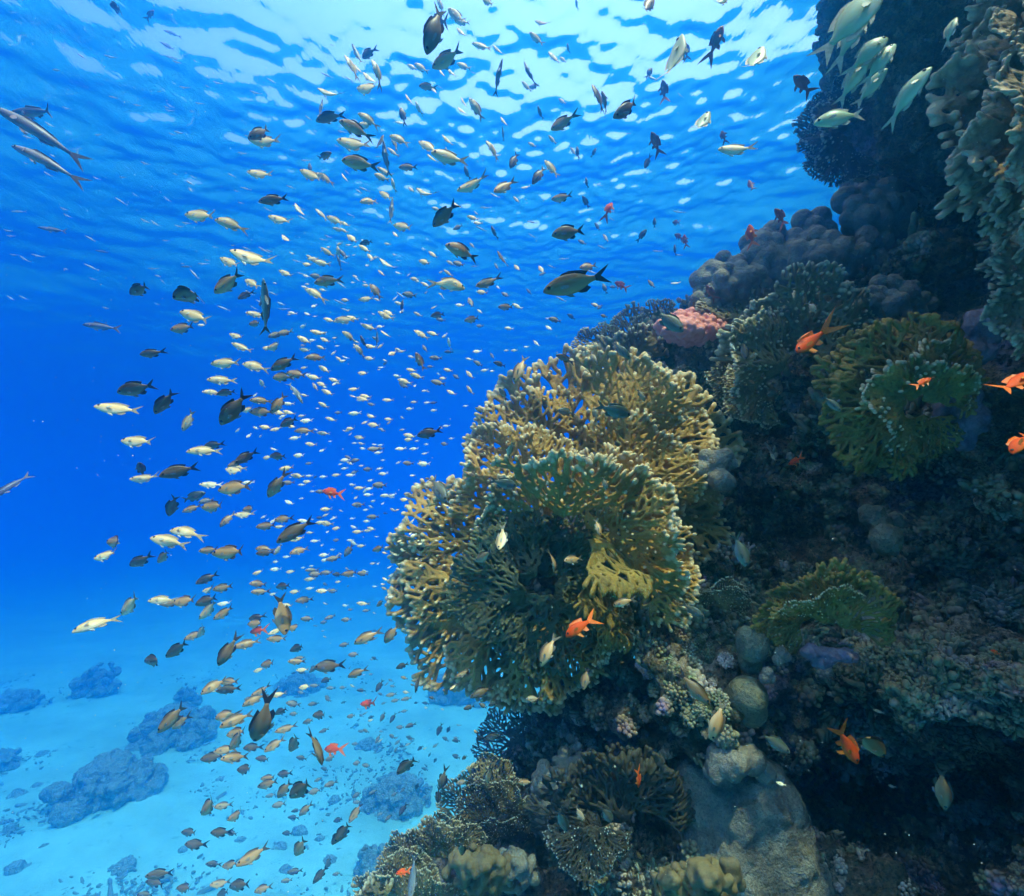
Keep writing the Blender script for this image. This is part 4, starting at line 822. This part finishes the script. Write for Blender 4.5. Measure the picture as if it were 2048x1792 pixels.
def fish_pieces(shape, k):
    s = SHAPES[shape]; ex, ez, er = s['eye']
    hw = np.interp(ex, [q[0] for q in reversed(s['st'])], [q[3] for q in reversed(s['st'])]); px, pz = s['pec']
    phw = np.interp(px, [q[0] for q in reversed(s['st'])], [q[3] for q in reversed(s['st'])])
    out = [('body', 0, *fish_body(shape, k)), ('tail_fin', 1, *plate(s['tail'], k)), ('dorsal_fin', 1, *plate(s['dorsal'], k)), ('anal_fin', 1, *plate(s['anal'], k))]
    zr = s['pelvic'][0][1]
    for sg in (1, -1): out.append(('pelvic_fin', 2, *plate(s['pelvic'], k, 0.005, sg * .015, sg * .12, zr)))
    for sg in (1, -1):
        poly = [(0, .018), (-.07, .032), (-.135, .012), (-.14, -.02), (-.08, -.035), (0, -.018)]
        vs = []
        for e in (1, -1):
            for (x, z) in poly: vs.append((px + x, sg * (phw * .97 + .004 * e - x * .55), pz + z))
        n = len(poly); fs = [tuple(range(n)), tuple(reversed(range(n, 2 * n)))] + [(i, i + n, (i + 1) % n + n, (i + 1) % n) for i in range(n)]
        out.append(('pectoral_fin', 2, vs, fs))
    for sg in (1, -1): out.append(('eye', 3, *ball((ex, sg * hw * .92, ez), er)))
    return out
_FM = {}
def piece_meshes(shape, kind, k):
    key = (shape, kind, k)
    if key not in _FM:
        r = []
        for (nm, mi, vs, fs) in fish_pieces(shape, k):
            me = bpy.data.meshes.new(nm); me.from_pydata([tuple(v) for v in vs], [], fs)
            if nm in ('body', 'eye'): smooth(me)
            me.update()
            if nm == 'eye':
                me.materials.append(M_EYE)
            else: me.materials.append(FM[kind][mi])
            r.append((nm, me))
        _FM[key] = r
    return _FM[key]
def whole_arrays(shape, k):
    V = []; F = []; Mi = []; n = 0
    for (nm, mi, vs, fs) in fish_pieces(shape, k):
        V += [tuple(v) for v in vs]; F += [tuple(i + n for i in f) for f in fs]; Mi += [mi] * len(fs); n += len(vs)
    return V, F, Mi
_WM = {}
def whole_mesh(shape, kind, k):
    key = (shape, kind, k)
    if key not in _WM:
        V, F, Mi = whole_arrays(shape, k)
        me = bpy.data.meshes.new('small_fish'); me.from_pydata(V, [], F)
        for m in (*FM[kind], M_EYE): me.materials.append(m)
        me.polygons.foreach_set('material_index', Mi); smooth(me)
        _WM[key] = me
    return _WM[key]

# ---------------------------------------------------------------- where each fish is
# tile origin; then x,y,length,heading,kind in tile pixels (3 tile pixels = 1 of the 2048 frame).
# heading: picture angle of the head, counter-clockwise from the right; N turned thin side on; E partly head-on
FISH = {}
exec(FISH_DATA)
def parse():
    out = []
    for (ox, oy), txt in FISH.items():
        for tok in txt.split():
            q = tok.split(','); fl = ''
            kd_ = q[4] if len(q) > 4 else 'w'
            if len(kd_) > 1: fl = kd_[1:]; kd_ = kd_[0]
            out.append((ox + float(q[0]) / 3, oy + float(q[1]) / 3, float(q[2]) / 3, float(q[3]) if len(q) > 3 and q[3] else 180.0, kd_, fl))
    return out
SPECIES = {'p': 'chromis', 'w': 'chromis', 'n': 'chromis', 'd': 'chromis', 'l': 'chromis', 'g': 'chromis', 'o': 'anthias', 'r': 'anthias', 'b': 'slim', 'f': 'slim'}
SPAN = {'chromis': 1.05, 'anthias': 1.14, 'slim': 1.0}
def pose(X, Y, L, ang, d, size, fl, rr, sp, kind='n'):
    yaw = rr.uniform(-28, 34); lean = rr.uniform(22, 42) if kind in 'pwg' else (rr.uniform(5, 25) if kind in 'nofb' else rr.uniform(-22, 6))
    if 'N' in fl: lean = rr.uniform(55, 72); yaw = rr.uniform(-10, 10)
    if 'E' in fl: yaw = rr.uniform(45, 58)
    a = R(ang); v = P(X, Y, 1).normalized()
    h = RIGHT * math.cos(a) + UP * math.sin(a)
    h = (h * math.cos(R(yaw)) - v * math.sin(R(yaw))).normalized()
    lat = (-v - h * (-v).dot(h)).normalized()          # flank faces the camera
    up = h.cross(lat)
    ref = UP if abs(h.dot(UP)) < 0.93 else (RIGHT if math.sin(a) < 0 else -RIGHT)
    if up.dot(ref) < 0: up = -up; 
    c_ = up.cross(h); c_ = c_ if c_.dot(v) < 0 else -c_          # near flank
    up = up * math.cos(R(lean)) - c_ * math.sin(R(lean))        # fish lean, so some flanks catch the sun and some do not
    lat = up.cross(h)
    M = Matrix((h, lat, up)).transposed().to_4x4()
    M = Matrix.Translation(P(X, Y, d)) @ M @ Matrix.Diagonal((size, size * rr.uniform(.85, 1.2), size * rr.uniform(.90, 1.14) * (1.22 if sp == 'anthias' else (.82 if sp == 'slim' else 1)), 1))
    return M

def size_depth(X, Y, Lpx, kind, fl, rr):
    sp = SPECIES[kind]; real = {'chromis': 0.088, 'anthias': 0.095, 'slim': 0.10}[sp] * rr.uniform(0.88, 1.14)
    if kind == 'f': real = 0.24
    if 'E' in fl: Lpx = Lpx * 1.35
    d = real / (Lpx / 1024)
    d = min(d, 7.5)
    r, p, _ = hit(X, Y)
    lim = 99
    for ddx, ddy in ((0, 0), (Lpx * .5, 0), (-Lpx * .5, 0), (0, Lpx * .3)):
        q = ray_all(X + ddx, Y + ddy)
        lim = min(lim, q)
    if d > lim - 0.12: d = lim - 0.12 - rr.uniform(0.02, 0.25)
    d = max(d, 0.45)
    return d, Lpx / 1024 * d
def build_solid_tree():
    """everything already built that a fish must stay in front of"""
    vs = []; fs = []; n = 0
    for o in bpy.data.objects:
        if o.type != 'MESH' or o.name.startswith(('water', 'sand', 'haze')) or o.get('kind') == 'stuff': continue
        me = o.data; mw = o.matrix_world if o.parent is None else Matrix.Translation(o.parent.location) @ Matrix.Translation(o.location)
        if o.parent is None: mw = Matrix.Translation(o.location)
        v = get_v(me) + np.array(mw.translation)
        k = 1
        t = np.empty(len(me.polygons) * 4, dtype=np.int32)
        me.calc_loop_triangles(); tr = np.empty(len(me.loop_triangles) * 3, dtype=np.int32); me.loop_triangles.foreach_get('vertices', tr)
        vs.append(v); fs.append(tr.reshape(-1, 3) + n); n += len(v)
    V = np.concatenate(vs); 
    # bucket in picture space instead of a tree: nearest depth per 4 px cell
    F_ = np.array(FWD); dd = V @ F_; ok = dd > 0.2
    V = V[ok]; dd = dd[ok]; x = 1024 + (V @ np.array(RIGHT)) / dd * 1024; y = 896 - (V @ np.array(UP)) / dd * 1024
    gx = np.floor(x / 8).astype(int); gy = np.floor(y / 8).astype(int); ok = (gx >= 0) & (gx < 256) & (gy >= 0) & (gy < 224)
    D = np.full((256, 224), 99.0); np.minimum.at(D, (gx[ok], gy[ok]), dd[ok])
    E = D.copy()
    for a in (-1, 0, 1):
        for b_ in (-1, 0, 1): E = np.minimum(E, np.roll(np.roll(D, a, 0), b_, 1))
    return E
DEPTH = build_solid_tree()
def ray_all(X, Y):
    i, j = int(X / 8), int(Y / 8)
    if 0 <= i < 256 and 0 <= j < 224: return DEPTH[i, j]
    return 99

LOOK = {'p': 'sun-toned golden', 'w': 'sun-whitened', 'n': 'bronze', 'd': 'shade-toned brown', 'l': 'shade-toned green', 'g': 'pale green', 'o': 'bright orange', 'r': 'dark red', 'b': 'slate-silver', 'f': 'slender lilac-silver'}
def heading(ang):
    a = ang % 360
    for lo, hi, s in ((0, 22, 'facing right'), (22, 68, 'facing up right'), (68, 112, 'nose up'), (112, 158, 'facing up left'), (158, 202, 'facing left'),
                      (202, 248, 'facing down left'), (248, 292, 'nose down'), (292, 338, 'facing down right'), (338, 361, 'facing right')):
        if lo <= a < hi: return s
def place(X, Y):
    if X > 1300 and Y < 420: return 'by the reef wall top' if X > 1500 else 'beside the wall top'
    if Y < 170: return 'under the bright surface'
    if X > 1340:
        return 'above the ridge corals' if Y < 560 else ('before the ridge fire corals' if Y < 820 else ('before the shaded wall' if Y < 1150 else ('over the ledge' if Y < 1450 else 'before the dark cave')))
    if Y < 420: return 'high over the blue, left side' if X < 600 else ('high in the shoal' if X < 900 else 'high above the golden coral')
    if X < 420: return 'at outer left' + (', upper' if Y < 760 else (', middle' if Y < 1120 else (', lower' if Y < 1400 else ', over sand')))
    if X > 760 and 700 < Y < 1400 and X > 760 + max(0, (1100 - Y) * 0.45): return 'before the golden fire coral'
    row = 'upper' if Y < 620 else ('middle' if Y < 900 else ('lower' if Y < 1200 else ('above the sand' if Y < 1400 else 'low over the sand')))
    colm = 'left' if X < 560 else ('core' if X < 720 else 'reef-side')
    if Y > 1400 and X > 880: return 'before the lower reef'
    return 'in the %s %s shoal' % (row, colm) if Y < 1200 else '%s, shoal\'s %s' % (row, colm)
ORD = 'second third fourth fifth sixth seventh eighth ninth tenth eleventh twelfth thirteenth fourteenth fifteenth sixteenth seventeenth eighteenth nineteenth twentieth'.split()

def copy_fish(proto, M, label, cat, group):
    r = proto.copy(); COL.objects.link(r); r.matrix_world = M; r['label'] = label; r['category'] = cat; r['group'] = group
    for ch in proto_children[proto.name]:
        c_ = ch.copy(); COL.objects.link(c_); c_.parent = r; c_.matrix_parent_inverse = Matrix()
    return r
proto_children = {}; PROTO = {}
NAME = {'chromis': 'damselfish', 'anthias': 'anthias', 'slim': 'slim_fish'}
CATN = {'chromis': 'damselfish', 'anthias': 'anthias', 'slim': 'slim fish'}
def spawn(sp, kind, k, M, label, group, detailed):
    key = (sp, kind, k, detailed)
    if key not in PROTO:
        if detailed:
            ms = piece_meshes(sp, kind, k); o = bpy.data.objects.new(NAME[sp], ms[0][1]); COL.objects.link(o); ch = []
            for nm, me in ms[1:]:
                c_ = bpy.data.objects.new(nm, me); COL.objects.link(c_); c_.parent = o; ch.append(c_)
            proto_children[o.name] = ch
        else:
            o = bpy.data.objects.new('small_' + NAME[sp], whole_mesh(sp, kind, k)); COL.objects.link(o); proto_children[o.name] = []
        PROTO[key] = o; o.matrix_world = M; o['label'] = label; o['category'] = CATN[sp]; o['group'] = group
        return o
    return copy_fish(PROTO[key], M, label, CATN[sp], group)

def all_fish():
    rr = random.Random(99); L = []
    for (X, Y, l, ang, kind, fl) in parse():
        sp = SPECIES[kind]
        if kind == 'b' : fl2 = fl.replace('N', '')
        else: fl2 = fl
        d, size = size_depth(X, Y, l / SPAN[sp] * (1.32 if kind == 'g' else 1.17), kind, fl2, rr)
        M = pose(X, Y, l, ang, d, size, fl2, rr, sp, kind)
        k = rr.choice((0.0, 0.2, 0.55, -0.55, 0.35, -0.35, 0.7, -0.2))
        L.append(dict(X=X, Y=Y, l=l, ang=ang, kind=kind, sp=sp, M=M, k=k))
    ch = sorted([f for f in L if f['sp'] == 'chromis'], key=lambda f: -f['l'])
    single = ch[:298] + [f for f in L if f['sp'] != 'chromis']; rest = ch[298:]
    # labels
    by = {}
    for f in single:
        sz = 'large' if f['l'] > 62 else ('' if f['l'] > 38 else ('small' if f['l'] > 23 else 'tiny'))
        noun = {'chromis': 'damselfish', 'anthias': 'anthias', 'slim': 'fish'}[f['sp']]
        base = ' '.join((sz + ' ' + LOOK[f['kind']] + ' ' + noun).split()) + ' ' + heading(f['ang']) + ' ' + place(f['X'], f['Y'])
        by.setdefault(base, []).append(f)
    for base, fs in by.items():
        if len(fs) == 1: fs[0]['label'] = base; continue
        fs.sort(key=lambda f: f['Y'])
        for i, f in enumerate(fs):
            o_ = 'topmost' if i == 0 else ('lowest' if i == len(fs) - 1 else '%s from top' % ORD[i - 1])
            f['label'] = base + ', ' + o_
    for f in single:
        g = {'chromis': 'damselfish of the shoal', 'anthias': 'orange and red anthias', 'slim': 'slim silvery fish'}[f['sp']]
        spawn(f['sp'], f['kind'], f['k'], f['M'], f['label'], g, f['l'] > 33)
    # the many tiny ones farther away, one object
    V = []; F = []; Mi = []; n = 0
    Vw, Fw, Mw = whole_arrays('chromis', 0.3); Vw = np.array(Vw)
    mats = []; 
    kinds = ['w', 'p', 'n', 'd']
    for kd_ in kinds:
        m_ = new_mat('distant %s fish' % LOOK[kd_]); m_[2].inputs['Base Color'].default_value = {'w': (1.0, .84, .52, 1), 'p': (.95, .66, .30, 1), 'n': (.34, .26, .15, 1), 'd': (.13, .11, .07, 1)}[kd_]
        mats += [m_[0], FM[kd_][1], FM[kd_][2], M_EYE]
    extra = [(f['M'], f['kind'] if f['kind'] in kinds else 'n') for f in rest]
    for i in range(300):
        Y = rr.uniform(480, 1500); cx = 560 + (Y - 500) * 0.12 + rr.gauss(0, 95) + (60 if Y > 1300 else 60); X = cx + 60
        if X < 330 or X > 960: continue
        if Y > 700 and Y < 1350 and X > 1000 - (Y - 850) * .55 + 20: continue
        kind = rr.choice('wwwwppn') if Y < 1150 else rr.choice('pnnddn' if Y > 1250 else 'wpnn')
        l = rr.uniform(8, 17); d = 0.085 / (l / 1024)
        d = min(d, 7.0, ray_all(X, Y) - .3); 
        extra.append((pose(X, Y, l, rr.choice((175, 165, 185, 155, 200, 215, 150)) , d, l / 1024 * d, rr.choice(('', '', 'N', 'E')), rr, 'chromis', kind), kind))
    for M, kind in extra:
        A = np.array(M); v = Vw @ A[:3, :3].T + A[:3, 3]; V.append(v); F += [tuple(i + n for i in f) for f in Fw]; n += len(v)
        off = kinds.index(kind) * 4; Mi += [m + off for m in Mw]
    me = bpy.data.meshes.new('distant_shoal'); me.from_pydata(np.concatenate(V).tolist(), [], F)
    for m in mats: me.materials.append(m)
    me.polygons.foreach_set('material_index', Mi); smooth(me)
    # materials use object coordinates for countershading; give the mass flat-lit copies through its own object space
    tag(link('distant_shoal', me), 'countless tiny pale fish of the shoal fading into the blue water', 'fish shoal', kind='stuff')
    # faint slivers near the surface
    V = []; F = []; n = 0; Vs, Fs, Ms = whole_arrays('slim', 0.2); Vs = np.array(Vs)
    for i in range(220):
        X = rr.uniform(-20, 700) if rr.random() < .6 else rr.uniform(300, 1400); Y = 60 + rr.random() * (560 if X < 900 else 640) ; 
        l = rr.uniform(11, 27); d = rr.uniform(4.2, 7.5)
        p = P(X, Y, d)
        if p.z > SURF - 0.35 or ray_all(X, Y) < d + .3: continue
        M = pose(X, Y, l, rr.gauss(158, 12), d, l / 1024 * d, rr.choice(('', 'N')), rr, 'slim')
        A = np.array(M); v = Vs @ A[:3, :3].T + A[:3, 3]; V.append(v); F += [tuple(i + n for i in f) for f in Fs]; n += len(v)
    me = bpy.data.meshes.new('silverside_shoal'); me.from_pydata(np.concatenate(V).tolist(), [], F); smooth(me)
    tag(link('silverside_shoal', me, M_SLIVER), 'faint slivers of small silvery fish drifting under the surface', 'fish shoal', kind='stuff')
M_SLIVER = new_mat('silverside'); M_SLIVER[2].inputs['Base Color'].default_value = (0.45, 0.52, 0.55, 1); M_SLIVER[2].inputs['Roughness'].default_value = 0.3; M_SLIVER = M_SLIVER[0]
all_fish()

def snow():
    rr = random.Random(5); g = Geo(); oct_v = np.array([(1,0,0),(-1,0,0),(0,1,0),(0,-1,0),(0,0,1),(0,0,-1)], float)
    oct_f = [(0,2,4),(2,1,4),(1,3,4),(3,0,4),(2,0,5),(1,2,5),(3,1,5),(0,3,5)]
    for i in range(1700):
        X = rr.uniform(0, 2048); Y = rr.uniform(0, 1792); d = rr.uniform(0.6, 3.2)
        if ray_all(X, Y) < d: continue
        g.add(oct_v * np.array([rr.uniform(.5, 1.3) for _ in range(3)]) * rr.uniform(.0004, .0013) * (0.5 + d * .45) + np.array(P(X, Y, d)), oct_f)
    m = new_mat('marine snow'); m[2].inputs['Base Color'].default_value = (0.6, 0.6, 0.5, 1)
    tag(link('marine_snow', g.mesh('marine_snow'), m[0]), 'fine pale specks drifting in the water', 'drifting specks', kind='stuff')
snow()
# ---------------------------------------------------------------- haze: the water's own scattering
def build_haze():
    me = bpy.data.meshes.new('haze'); x0, x1, y0, y1, z0, z1 = -36, 36, -29, 46, -7.8, SURF + 0.7
    v = [(x, y, z) for z in (z0, z1) for (x, y) in ((x0, y0), (x1, y0), (x1, y1), (x0, y1))]
    me.from_pydata(v, [], [(3, 2, 1, 0), (4, 5, 6, 7), (0, 1, 5, 4), (1, 2, 6, 5), (2, 3, 7, 6), (3, 0, 4, 7)]); me.update()
    m = bpy.data.materials.new('haze'); m.use_nodes = True; t = m.node_tree; t.nodes.clear()
    o = t.nodes.new('ShaderNodeOutputMaterial'); pv = t.nodes.new('ShaderNodeVolumePrincipled')
    pv.inputs['Density'].default_value = HAZE_D; pv.inputs['Color'].default_value = (0.016, 0.21, 0.47, 1); pv.inputs['Absorption Color'].default_value = (0.11, 0.48, 1, 1)
    pv.inputs['Anisotropy'].default_value = 0.9
    t.links.new(pv.outputs[0], o.inputs['Volume'])
    tag(link('haze', me, m), kind='stuff', label='blue sea water fading far things', cat='haze')
HAZE_D = 0.21
build_haze()
